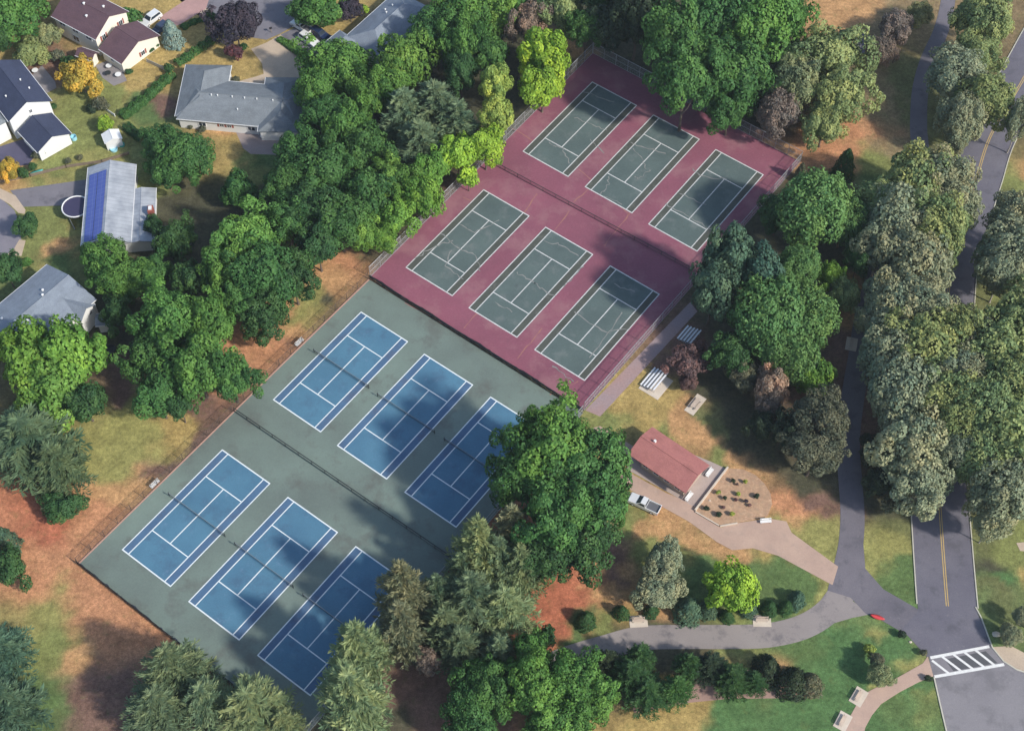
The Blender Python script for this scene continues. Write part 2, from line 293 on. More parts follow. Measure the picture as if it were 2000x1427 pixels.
def ground():
    x0, x1, y0, y1 = -130.0, 140.0, 62.0, 300.0; st = .8
    xs = np.arange(x0, x1 + st, st); ys = np.arange(y0, y1 + st, st)
    X, Y = np.meshgrid(xs, ys); nx, ny = len(xs), len(ys)
    wx = np.zeros_like(X); wy = np.zeros_like(X)
    rng = np.random.default_rng(5)
    for fr, am in ((.09, 2.2), (.22, 1.5), (.6, 1.0), (1.3, .6), (2.4, .35)):
        for k in range(4):
            a = rng.uniform(0, 6.28, 4); c, s_ = math.cos(a[0]), math.sin(a[0])
            wx += am * .6 * np.sin(fr * (c * X + s_ * Y) + a[1]); c, s_ = math.cos(a[2]), math.sin(a[2]); wy += am * .6 * np.sin(fr * (c * X + s_ * Y) + a[3])
    XX, YY = X + wx, Y + wy; acc = np.zeros((*X.shape, 3)); W = np.zeros_like(X)
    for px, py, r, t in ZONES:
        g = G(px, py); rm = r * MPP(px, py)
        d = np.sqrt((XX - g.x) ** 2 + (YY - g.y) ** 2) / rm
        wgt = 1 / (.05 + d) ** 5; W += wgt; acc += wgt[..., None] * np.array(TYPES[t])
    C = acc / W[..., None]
    far = [(-2500, -1500), (2500, -1500), (2500, 3500), (-2500, 3500)]
    mb = MB(); me = bpy.data.meshes.new('ground')
    co = np.stack([X, Y, np.zeros_like(X)], -1).reshape(-1, 3)
    idx = np.arange(nx * ny).reshape(ny, nx)
    q = np.stack([idx[:-1, :-1], idx[:-1, 1:], idx[1:, 1:], idx[1:, :-1]], -1).reshape(-1, 4)
    verts = co.tolist() + [(a, b, 0) for a, b in far]; n = nx * ny
    faces = q.tolist()
    bl, br, tr, tl = int(idx[0, 0]), int(idx[0, -1]), int(idx[-1, -1]), int(idx[-1, 0])
    faces += [[n] + [n+1] + idx[0, ::-1].tolist(), [n+1, n+2] + idx[::-1, -1].tolist(), [n+2, n+3] + idx[-1, :].tolist(), [n+3, n] + idx[:, 0].tolist()]
    me.from_pydata(verts, [], faces)
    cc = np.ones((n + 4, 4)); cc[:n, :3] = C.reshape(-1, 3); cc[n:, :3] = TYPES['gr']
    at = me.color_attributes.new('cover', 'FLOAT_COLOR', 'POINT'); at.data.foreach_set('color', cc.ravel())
    m, nn, l, p = newmat('ground_cover'); p.inputs['Roughness'].default_value = .95; p.inputs['Specular IOR Level'].default_value = .15
    a = nn.new('ShaderNodeAttribute'); a.attribute_name = 'cover'; pos = nn.new('ShaderNodeNewGeometry').outputs['Position']
    prev = a.outputs['Color']
    for sc, lo, hi, det in ((.35, .70, 1.32, 9), (1.6, .66, 1.36, 8), (5, .72, 1.30, 4)):
        z = nn.new('ShaderNodeTexNoise'); z.inputs['Scale'].default_value = sc; z.inputs['Detail'].default_value = det; z.inputs['Roughness'].default_value = .65; l.new(pos, z.inputs['Vector'])
        r = nn.new('ShaderNodeMapRange'); r.inputs['From Min'].default_value = .3; r.inputs['From Max'].default_value = .7; r.inputs['To Min'].default_value = lo; r.inputs['To Max'].default_value = hi
        l.new(z.outputs['Fac'], r.inputs['Value']); v = nn.new('ShaderNodeVectorMath'); v.operation = 'SCALE'; l.new(prev, v.inputs[0]); l.new(r.outputs[0], v.inputs['Scale']); prev = v.outputs[0]; last = z
    # patches of bare dust and of greener tufts
    z = nn.new('ShaderNodeTexNoise'); z.inputs['Scale'].default_value = .55; z.inputs['Detail'].default_value = 8; z.inputs['Roughness'].default_value = .7; l.new(pos, z.inputs['Vector'])
    r = nn.new('ShaderNodeValToRGB'); r.color_ramp.elements[0].position = .55; r.color_ramp.elements[1].position = .72; r.color_ramp.elements[0].color = (0, 0, 0, 1); r.color_ramp.elements[1].color = (.55, .55, .55, 1); l.new(z.outputs['Fac'], r.inputs[0])
    mx = nn.new('ShaderNodeMixRGB'); mx.inputs['Color2'].default_value = (.13, .15, .05, 1); l.new(r.outputs[0], mx.inputs['Fac']); l.new(prev, mx.inputs['Color1'])
    l.new(mx.outputs[0], p.inputs['Base Color'])
    b = nn.new('ShaderNodeBump'); b.inputs['Strength'].default_value = .5; b.inputs['Distance'].default_value = .12; l.new(last.outputs['Fac'], b.inputs['Height']); l.new(b.outputs[0], p.inputs['Normal'])
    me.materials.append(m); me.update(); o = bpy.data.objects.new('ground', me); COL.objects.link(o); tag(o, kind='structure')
ground()

# ------------------------------------------------------------------ paved surfaces
def pave(name, mat, polys, z, lines=()):
    mb = MB()
    for p in polys: mb.poly(gpts(p), z - .3, z)
    for line, hw in lines: ribbon(mb, smooth_line(gpts(line)), hw, z)
    return tag(mb.build(name, mat), kind='structure')
# road through the trees and the lot at its foot
RC = smooth_line(gpts([(2120,-60),(2050,60),(1993,165),(1935,265),(1908,345),(1880,430),(1862,495),(1853,560),(1845,700),(1838,820),(1833,900),(1834,960),(1842,1080),(1852,1200),(1862,1260)]))
mb = MB(); ribbon(mb, RC, 4.75, .04); tag(mb.build('road', 'asphalt'), kind='structure')
LOT = surf('lot_asphalt', (.24, .225, .23), (.18, .168, .18), .07, .3, .9, fine=.08, fscale=5, stain=((.25, (.12, .115, .12), .5, .50), (1.3, (.32, .30, .29), .35, .58)))
mb = MB(); mb.poly(gpts([(1797,1188),(1905,1190),(1926,1230),(1939,1262),(1814,1283),(1780,1245),(1760,1230)]), .044); tag(mb.build('road_junction', 'asphalt'), kind='structure')
mb = MB(); mb.poly(gpts([(1814,1283.4),(1939,1262.4),(1960,1292),(1985,1308),(2030,1320),(2100,1440),(2100,1600),(1880,1600),(1848,1430),(1822,1320)]), .045); tag(mb.build('parking_lot', LOT), kind='structure')
mb = MB()
ribbon(mb, [p for p in RC if p.y > G(0, 1185).y], .075, .052, 0, .17); ribbon(mb, [p for p in RC if p.y > G(0, 1185).y], .075, .052, 0, -.17)
tag(mb.build('centre_line_marking', 'yellow'), kind='structure')
mb = MB()
for side in (1, -1):
    ln = [p for p in RC if p.y > G(0, 1195).y]
    n = len(ln); off = []
    for i, p in enumerate(ln):
        t = (ln[min(i+1, n-1)] - ln[max(i-1, 0)]).normalized(); off.append(p + Vector((-t.y, t.x, 0)) * side * 4.85)
    for a, b in zip(off[:-1], off[1:]):
        d = (b - a).normalized(); q = Vector((-d.y, d.x, 0)) * .09; s_ = (a - q, b - q, b + q, a + q)
        mb.add([(v.x, v.y, 0) for v in s_] + [(v.x, v.y, .14) for v in s_], [(4, 5, 6, 7), (0, 1, 5, 4), (1, 2, 6, 5), (2, 3, 7, 6), (3, 0, 4, 7)])
for ln in (gpts([(1905,1185),(1916,1205),(1926,1232),(1938,1264),(1960,1291),(1985,1307),(2020,1318)]), gpts([(1824,1322),(1836,1375),(1850,1435)])):
    for a, b in zip(ln[:-1], ln[1:]):
        d = (b - a).normalized(); q = Vector((-d.y, d.x, 0)) * .1; s_ = (a - q, b - q, b + q, a + q)
        mb.add([(v.x, v.y, 0) for v in s_] + [(v.x, v.y, .14) for v in s_], [(4, 5, 6, 7), (0, 1, 5, 4), (1, 2, 6, 5), (2, 3, 7, 6), (3, 0, 4, 7)])
tag(mb.build('road_kerb', 'kerb'), kind='structure')
mb = MB()
def stripe(mb, a, b, hw, z): ribbon(mb, [G(*a), G(*b)], hw, z)
for a, b, w_ in [((1817,1284),(1932,1262),.24), ((1825,1321),(1961,1297),.24)]: stripe(mb, a, b, w_, .056)
for a, b in [((1820,1289),(1853,1314.5)),((1839,1281),(1877,1310)),((1862,1277.5),(1900,1306)),((1883,1273),(1923,1303)),((1905,1269),(1943,1299))]: stripe(mb, a, b, .19, .060)
tag(mb.build('crosswalk_marking', 'roadwhite'), kind='structure')
mb = MB(); mb.poly(gpts([(1845,1287),(1925,1271),(1948,1294),(1862,1310)]), .050); tag(mb.build('crosswalk_patch', surf('dark_patch', (.10, .10, .105), None, 1, .3, .9)), kind='structure')
# asphalt paths
mb = MB()
ln = smooth_line(gpts([(1860,-80),(1852,0),(1838,60),(1812,120),(1797,180),(1794,250),(1796,300),(1775,380),(1735,470),(1706,560),(1690,620),(1680,690),(1668,760),(1657,850),(1660,930),(1665,1000),(1662,1060),(1652,1110),(1640,1160)]))
ribbon(mb, ln, 2.0, .032, 0, 0, [1.45 + .55 * min(1, i / (len(ln) * .6)) for i in range(len(ln))]); tag(mb.build('park_path', 'path_asphalt'), kind='structure')
mb = MB(); ribbon(mb, smooth_line(gpts([(1668,1120),(1625,1185),(1572,1222),(1500,1240),(1420,1243),(1330,1243),(1250,1246),(1180,1264),(1110,1285),(1050,1310)])), 2.05, .024); mb.poly(gpts([(1624,1142),(1700,1199),(1665,1206),(1630,1216),(1598,1232),(1590,1190)]), .028)
tag(mb.build('curved_path', 'grey_path'), kind='structure')
mb = MB(); mb.poly(gpts([(1640,1060),(1686,1060),(1690,1110),(1725,1150),(1798,1192),(1830,1240),(1812,1284),(1772,1240),(1715,1207),(1690,1197),(1660,1165),(1627,1140),(1632,1108)]), .038)
tag(mb.build('path_junction', 'path_asphalt'), kind='structure')
pave('pavement_concrete', 'pinkcon', [[(1211,924),(1228,922),(1300,962),(1340,978),(1365,998),(1408,1030),(1440,1021),(1500,1012),(1536,1018),(1546,1040),(1637,1106),(1626,1142),(1520,1085),(1470,1070),(1430,1074),(1400,1058),(1345,1018),(1280,982),(1211,946)],
    [(1172,832),(1238,872),(1226,888),(1150,838)]], .05)
pave('pavilion_floor_slab', surf('slab', (.42, .34, .30), (.34, .27, .24), .5, .3, .9), [[(1262,850),(1392,903),(1420,916),(1364,994),(1222,915)]], .058)
pave('lower_footpath', 'pinkcon', [[(1812,1281),(1823,1320),(1793,1332),(1755,1352),(1721,1374),(1703,1396),(1690,1420),(1680,1460),(1630,1460),(1645,1420),(1658,1402),(1672,1377),(1692,1352),(1715,1340),(1745,1327),(1802,1295)]], .05)
pave('corner_footpath', 'tancon', [[(1938,1263),(1975,1261),(2030,1290),(2030,1316),(1985,1306),(1960,1289)]], .05)
pave('right_footpath', 'tancon', [[(1985,1060),(2030,1055),(2030,1080),(1992,1075)], [(1990,570),(2030,560),(2030,640),(1985,655)]], .05)
pave('court_side_walk', 'walkgrey', [[(1143,801),(1172,813),(1362,608),(1348,590)]], .016)
pave('basketball_pad', 'path_asphalt', [[(1680,55),(1740,100),(1700,110),(1660,95)]], .03)
# residential paving
pave('house_street', 'street', [[(378,-30),(384,0),(430,48),(470,70),(520,78),(548,66),(575,50),(600,58),(560,-30)]], .03)
pave('car_driveway', 'street', [[(548,68),(582,52),(650,70),(640,100),(602,112)]], .034)
pave('street_sidewalk', 'tancon', [[(350,0),(386,-2),(440,50),(432,66),(345,-20)]], .038)
pave('curved_driveway', 'tancon', [[(490,96),(520,84),(548,68),(575,95),(598,125),(610,160),(520,162),(470,168),(463,160),(500,150),(515,145),(512,125)]], .042)
pave('pink_driveway', surf('pink_pavers', (.46, .28, .25), (.36, .22, .2), .5, .3, .9), [[(318,30),(372,-6),(410,-6),(402,18),(352,48),(300,66)]], .045)
pave('metal_roof_house_driveway', 'street', [[(20,372),(175,350),(175,400),(45,404)]], .03)
pave('cul_de_sac', surf('cul', (.25, .23, .25), (.17, .16, .19), .2, .3, .9), [[(-60,378),(0,386),(28,410),(40,440),(42,480),(20,500),(-60,500)]], .034)
pave('cul_de_sac_sidewalk', 'tancon', [[(-30,364),(0,368),(30,382),(50,410),(48,418),(36,416),(20,400),(0,388),(-30,384)], [(38,468),(50,470),(42,500),(10,498),(24,492)]], .05)
pave('dark_driveway', 'darkdrive', [[(-40,300),(10,283),(45,272),(72,300),(55,322),(20,326),(-40,330)]], .03)
pave('ranch_patio', surf('patio', (.34, .28, .26), (.27, .22, .21), .5, .3, .9), [[(460,256),(590,262),(590,296),(560,303),(490,301),(475,290)]], .04)
pave('rear_patio', surf('patio2', (.27, .25, .25), (.2, .18, .18), .5, .3, .9), [[(186,128),(212,118),(240,140),(248,158),(222,168),(200,152)], [(60,150),(82,128),(108,160),(110,172),(92,182)]], .04)
pave('mulch_bed', surf('bed', (.36, .235, .19), (.29, .19, .155), .4, .3, .95, fine=.12), [[(1230,1372),(1300,1342),(1340,1300),(1500,1310),(1600,1352),(1575,1362),(1420,1364),(1340,1372),(1240,1392)]], .02)

# ------------------------------------------------------------------ tennis courts
pB = [(152,1100),(720,543),(1137,806),(590,1452)]
bR = G(152,1100) + (G(1137,806) - G(720,543)).normalized() * 49.0
blue_c = [G(152,1100), G(720,545), G(1138,807), bR]
mb = MB(); mb.poly(blue_c, -.3, .02); tag(mb.build('green_court_surround', 'pad_green'), kind='structure')
red_c = [G(722,540), G(1157,104), G(1563,316), G(1141,801)]
mb = MB(); mb.poly(red_c, -.3, .024); tag(mb.build('red_court_surround', 'pad_red'), kind='structure')
CENT = dict(A=[(-52.48,115.0),(-40.42,105.75),(-28.45,96.56)], B=[(-30.35,144.23),(-18.48,134.90),(-6.52,125.76)],
            C=[(-8.25,173.56),(3.65,164.21),(15.61,154.89)], D=[(13.72,202.57),(25.77,193.35),(37.61,184.0)])
def court(c, mats, lw):
    o = Vector((*c, 0)); W, L, Sg, Sv = 10.97 / 2, 23.77 / 2, 8.23 / 2, 6.40
    def rect(mb, u0, u1, v0, v1, z, mi):
        pts = [o + CU * u + CV * v for u, v in ((u0, v0), (u1, v0), (u1, v1), (u0, v1))]
        mb.add([(p.x, p.y, z) for p in pts], [(0, 1, 2, 3)], mi)
    mb = MB()
    rect(mb, -W, W, -L, L, .032, 0); rect(mb, -Sg, Sg, -L, L, .040, 1)
    h = lw / 2; z = .048
    for u in (-W, W): rect(mb, u - h, u + h, -L - h, L + h, z, 2)
    for v in (-L, L): rect(mb, -W + h, W - h, v - h * 1.2, v + h * 1.2, z, 2)
    for u in (-Sg, Sg): rect(mb, u - h, u + h, -L + h * 1.2, L - h * 1.2, z, 2)
    for v in (-Sv, Sv): rect(mb, -Sg + h, Sg - h, v - h, v + h, z, 2)
    rect(mb, -h, h, -Sv + h, Sv - h, z, 2)
    return tag(mb.build('tennis_court_marking', mats), kind='structure')
for row in 'AB':
    for c in CENT[row]: court(c, ['blue_out', 'blue_in', 'lines'], .19)
for row in 'CD':
    for c in CENT[row]: court(c, ['slate_out', 'slate_in', 'lines_old'], .19)
# cracks and seams in the old red courts
rc = random.Random(3)
mb = MB()
CR = [[(812,505),(850,480),(885,470)],[(862,455),(900,490),(930,500),(938,530)],[(900,440),(925,455),(975,430)],[(880,488),(872,520),(905,545)],
 [(1008,533),(1040,548),(1052,562),(1085,578)],[(965,590),(1000,610)],[(1063,470),(1100,480),(1130,500)],[(1100,560),(1140,520)],
 [(1120,610),(1190,650),(1230,640)],[(1150,700),(1190,650),(1215,610)],[(1200,555),(1240,570)],[(1078,715),(1120,745)],
 [(1070,280),(1100,290),(1112,320)],[(1120,230),(1160,245),(1185,255)],[(1150,270),(1180,300)],[(1140,180),(1200,200)],
 [(1172,380),(1190,360),(1188,345)],[(1180,385),(1215,400)],[(1235,290),(1255,310),(1262,330)],[(1270,330),(1250,350),(1240,345)],[(1230,280),(1300,300)],
 [(1300,400),(1340,420),(1400,455)],[(1355,330),(1370,345),(1420,350)],[(1330,380),(1380,400)]]
for c in CR:
    pts = gpts(c); out = []
    for a, b in zip(pts[:-1], pts[1:]):
        for k in range(6):
            t = k / 6; out.append(a.lerp(b, t) + Vector((rc.uniform(-.3, .3), rc.uniform(-.3, .3), 0)))
    out.append(pts[-1]); ribbon(mb, out, .05, .056, 0, 0, [rc.uniform(.04, .15) for _ in out])
for a, b in [((1048,378),(1012,435)),((1112,412),(1062,478)),((940,600),(990,545)),((1185,340),(1120,395)),((980,560),(905,640)),((1235,410),(1180,480)),((1060,640),(1010,700)),((1130,745),(1075,770)),((1480,355),(1530,330)),((1000,250),(1080,300)),((1370,520),(1420,470)),((1010,430),(905,385)),((1130,330),(1230,420)),((880,640),(790,590))]:
    p, q = G(*a), G(*b); out = [p.lerp(q, k / 8) + Vector((rc.uniform(-.12, .12), rc.uniform(-.12, .12), 0)) for k in range(9)]
    ribbon(mb, out, .06, .030, 1, 0, [rc.uniform(.03, .12) for _ in out])
tag(mb.build('court_crack_marking', ['crack', 'seam']), kind='structure')

# nets
def make_net(name='tennis_net'):
    t = empty(name)
    hw = 6.4
    n = 16; mb = MB(); vs = []
    hz = lambda u: .914 + (1.07 - .914) * (abs(u) / hw) ** 1.3
    for i in range(n + 1):
        u = -hw + 2 * hw * i / n; vs += [(u, 0, .03), (u, 0, hz(u) - .06)]
    mb.add(vs, [(2*i, 2*i+2, 2*i+3, 2*i+1) for i in range(n)]); mb.build('netting', 'net', t)
    mb = MB()
    for i in range(n):
        u0, u1 = -hw + 2*hw*i/n, -hw + 2*hw*(i+1)/n
        mb.add([(u0, -.035, hz(u0)-.09), (u1, -.035, hz(u1)-.09), (u1, .035, hz(u1)-.09), (u0, .035, hz(u0)-.09), (u0, -.035, hz(u0)), (u1, -.035, hz(u1)), (u1, .035, hz(u1)), (u0, .035, hz(u0))],
               [(4, 5, 6, 7), (0, 1, 5, 4), (2, 3, 7, 6), (0, 3, 2, 1)])
    mb.build('net_tape', 'tape', t)
    for u in (-hw, hw):
        mb = MB(); mb.tube((u, 0, 0), (u, 0, 1.1), .06, n=10); mb.tube((u, 0, 1.1), (u, 0, 1.14), .075, n=10); mb.box(u-.05, u+.05, -.16, -.05, .75, .9); mb.build('net_post', 'darksteel', t)
    mb = MB(); mb.box(-.035, .035, -.02, .02, .03, .86); mb.build('centre_strap', 'tape', t)
    return t
NL = {('A',0):'tennis net on the leftmost blue court of the lower row', ('A',1):'tennis net on the middle blue court of the lower row', ('A',2):'tennis net on the lower right blue court in the shade beside the spiky pines',
      ('B',0):'tennis net on the upper row blue court nearest the red courts corner and white bench', ('B',1):'tennis net on the middle blue court of the upper row', ('B',2):'tennis net on the upper row blue court half hidden by the biggest tree'}
net0 = None
for (row, k), lab in NL.items():
    if net0 is None: net0 = o = make_net(); parts0 = list(bpy.data.objects)
    else: o = copy_tree(net0, None, parts0)
    c = CENT[row][k]; o.location = (c[0], c[1], .05); o.rotation_euler = (0, 0, YAW); tag(o, lab, 'tennis net', 'nets on the blue courts')

# fences
def fence(label, P, Q, H, matpost='steel', matmesh='chain', step=3.0, group='chain link fences round the courts', screen=None, rail=.05, name='chain_link_fence', skip=None):
    P, Q = Vector((P.x, P.y, 0)), Vector((Q.x, Q.y, 0)); d = Q - P; L = d.length
    t = empty(name, P, math.atan2(d.y, d.x)); tag(t, label, 'fence', group)
    n = max(1, round(L / step))
    mb = MB(); mb.add([(0, 0, .05), (L, 0, .05), (L, 0, H), (0, 0, H)], [(0, 1, 2, 3)]); mb.build('chain_mesh', matmesh, t)
    mb = MB(); mb.tube((0, 0, H), (L, 0, H), rail, n=6); mb.tube((0, 0, .1), (L, 0, .1), .03, n=6)
    if H > 2: mb.tube((0, 0, H * .5), (L, 0, H * .5), .03, n=6)
    mb.build('rail', matpost, t)
    pm = MB(); pm.tube((0, 0, 0), (0, 0, H + .05), .055, n=8); pm.tube((0, 0, H + .05), (0, 0, H + .12), .07, .02, n=8)
    p0 = pm.build('post', matpost, t)
    for i in range(1, n + 1):
        p = p0.copy(); COL.objects.link(p); p.parent = t; p.location = (L * i / n, 0, 0)
    if screen:
        rs = random.Random(len(label)); mb = MB(); vs = []; m = int(L / .5)
        for i in range(m + 1):
            x = L * i / m; y = .12 + .10 * math.sin(x * 2.1) + rs.uniform(-.06, .06) ; top = H * screen + .25 * math.sin(x * .55) + rs.uniform(-.12, .12)
            vs += [(x, y + rs.uniform(0, .3), .06), (x, y * .5 + .03, top * .55), (x, .1, max(.4, top))]
        mb.add(vs, [f for i in range(m) for f in ((3*i, 3*i+3, 3*i+4, 3*i+1), (3*i+1, 3*i+4, 3*i+5, 3*i+2))]); mb.build('windscreen', 'fabric', t)
    return t
fence('long rusty brown chain link fence along the left edge of the blue courts', blue_c[0], blue_c[1], 2.0, 'brownsteel', 'chain_dark', rail=.03)
fence('dark fence with a low windscreen at the bottom left end of the blue courts', blue_c[0] - CV * .1, G(335,1247), 1.3, 'darksteel', 'chain_dark', screen=.75)
fence('dark fence at the lower end of the blue courts hidden by pines', G(338,1249), bR, 1.3, 'darksteel', 'chain_dark', screen=.75)
fence('low dark fence dividing the two rows of blue courts', G(458,803), G(905,1108), 1.1, 'darksteel', 'chain_dark', rail=.08)
fence('fence hung with torn dark navy windscreen between green surround and red courts', G(722,545), G(1138,806), 1.2, 'darksteel', 'chain_dark', screen=.95)
fence('low dark fence dividing the two rows of red courts', G(962,320), G(1345,526), 1.0, 'darksteel', 'chain_dark', rail=.06)
fence('grey chain link fence under the lime trees along the left edge of the red courts', red_c[0] + CU * .15, red_c[1] + CU * .15, 3.0)
fence('grey chain link fence behind the red courts in deep shade at the top', red_c[1], red_c[2], 3.0)
fence('tall grey chain link fence between the red courts and the bleacher lawn', red_c[2], red_c[3], 2.6)
fence('chain link fence beside the blue courts hidden behind the biggest tree', blue_c[2], bR, 2.6)
# timber edging of the left side of the green surround
mb = MB(); a, b = blue_c[0], blue_c[1]; d = (b - a).normalized(); q = Vector((-d.y, d.x, 0)) * .16; c0 = [a, b, b - q * 1.6, a - q * 1.6]
mb.poly([(v.x, v.y) for v in c0], 0, .07); tag(mb.build('court_edging_kerb', surf('edging', (.50, .30, .22), (.38, .22, .18), 1, .3, .9)), kind='structure')

# ------------------------------------------------------------------ small furniture
def at_px(o, px, py, z=0, rz=0): g = G(px, py, z); o.location = (g.x, g.y, z); o.rotation_euler = (0, 0, rz); return o
def bench(label, px, py, rz, mat='white', z=0, L=1.8, back=True, group=None, cat='bench', legm=None):
    t = empty('park_bench'); tag(t, label, cat, group); h = L / 2
    mb = MB()
    for k in range(4): mb.box(-h, h, -.24 + k * .125, -.24 + k * .125 + .1, .42, .46)
    mb.build('seat', mat, t)
    if back:
        mb = MB()
        for k in range(3): mb.box(-h, h, .26 + .03 * k, .30 + .03 * k, .52 + k * .14, .63 + k * .14)
        mb.build('backrest', mat, t)
    for s in (-1, 1):
        mb = MB(); x = s * (h - .2); mb.box(x - .03, x + .03, -.22, -.16, 0, .42); mb.box(x - .03, x + .03, .2, .26, 0, .9 if back else .42); mb.box(x - .03, x + .03, -.16, .2, .36, .415); mb.build('leg', legm or 'steel', t)
    return at_px(t, px, py, z, rz)
bench('white bench on the left edge of the upper row of blue courts', 586, 671, YAW + R(90), L=1.9, z=.03)
bench('white bench on the left edge of the lower row of blue courts', 304, 947, YAW + R(90), L=1.9, z=.03)
def slab(px, py, w_, d_, rz, name='bench_slab'):
    g = G(px, py); mb = MB(); c, s_ = math.cos(rz), math.sin(rz)
    pts = [(g.x + c*x - s_*y, g.y + s_*x + c*y) for x, y in ((-w_/2, -d_/2), (w_/2, -d_/2), (w_/2, d_/2), (-w_/2, d_/2))]
    mb.poly(pts, -.2, .07); return tag(mb.build(name, 'palecon'), kind='structure')
for px, py, rz, lab in [(1247,1213,R(3),'pale wooden bench on a concrete slab beside the curved path, left of the evergreens'), (1488,1212,R(-1),'pale wooden bench on a concrete slab beside the curved path, below the round evergreens'),
                        (1677,1360,R(55),'pale bench on a slab at the bend of the pink footpath near the grey shrub'), (1646,1408,R(58),'pale bench on a slab by the pink footpath at the bottom edge'),
                        (1663,672,R(75),'lone pale bench beside the shaded asphalt path')]:
    slab(px, py, 2.9, 2.0, rz); bench(lab, px, py, rz, 'palewood', .07, 2.0, group='pale benches beside the paths')
bench('short white bench on the pink paving beside the sandy flower bed', 1495, 1020, R(5), 'white', .05, 1.9)
def bleacher(label, px, py, rz, rows, L):
    t = empty('bleacher'); tag(t, label, 'bleacher', 'aluminium bleachers beside the red courts')
    for k in range(rows):
        mb = MB(); mb.box(-L/2, L/2, k*.66, k*.66+.28, .40 + .2*k, .45 + .2*k); mb.build('seat', 'alu', t)
        if k: mb = MB(); mb.box(-L/2, L/2, k*.66-.30, k*.66-.08, .16 + .2*(k-1), .20 + .2*(k-1)); mb.build('footboard', 'steel', t)
    for x in (-L/2+.3, 0, L/2-.3):
        mb = MB(); D = (rows-1)*.66
        mb.tube((x, .1, .05), (x, D+.2, .05), .035, n=6); mb.tube((x, .1, .38), (x, D+.15, .38+.2*(rows-1)), .035, n=6)
        for k in range(rows): mb.tube((x, k*.66+.14, .02), (x, k*.66+.14, .40+.2*k), .03, n=6)
        mb.build('frame', 'steel', t)
    return at_px(t, px, py, 0, rz)
slab(1281, 751, 5.0, 4.1, YAW + R(90), 'bleacher_slab')
bleacher('bright aluminium bleacher standing in the sun on a tan slab beside the walk', 1264, 736, YAW + R(90) + math.pi, 5, 4.6)
bleacher('aluminium bleacher in deep shade above the maroon tree', 1332, 650, YAW + R(90) + math.pi, 5, 3.6)
def picnic(label, px, py, rz):
    t = empty('picnic_table'); tag(t, label, 'picnic table')
    mb = MB()
    for k in range(5): mb.box(-1.1, 1.1, -.4+k*.165, -.4+k*.165+.145, .72, .76)
    mb.build('table_top', 'palewood', t)
    for s in (-1, 1): mb = MB(); mb.box(-1.1, 1.1, s*.72-.14, s*.72+.14, .43, .47); mb.build('seat', 'palewood', t)
    for x in (-.8, .8):
        mb = MB(); mb.tube((x, -.3, .72), (x, -.6, 0), .04, n=6); mb.tube((x, .3, .72), (x, .6, 0), .04, n=6); mb.box(x-.04, x+.04, -.8, .8, .36, .42); mb.build('leg', 'steel', t)
    return at_px(t, px, py, .07, rz)
slab(1358, 790, 4.3, 1.9, YAW + R(90), 'table_slab')
picnic('pale picnic table on a narrow slab on the dry lawn above the pavilion', 1358, 790, YAW + R(90))

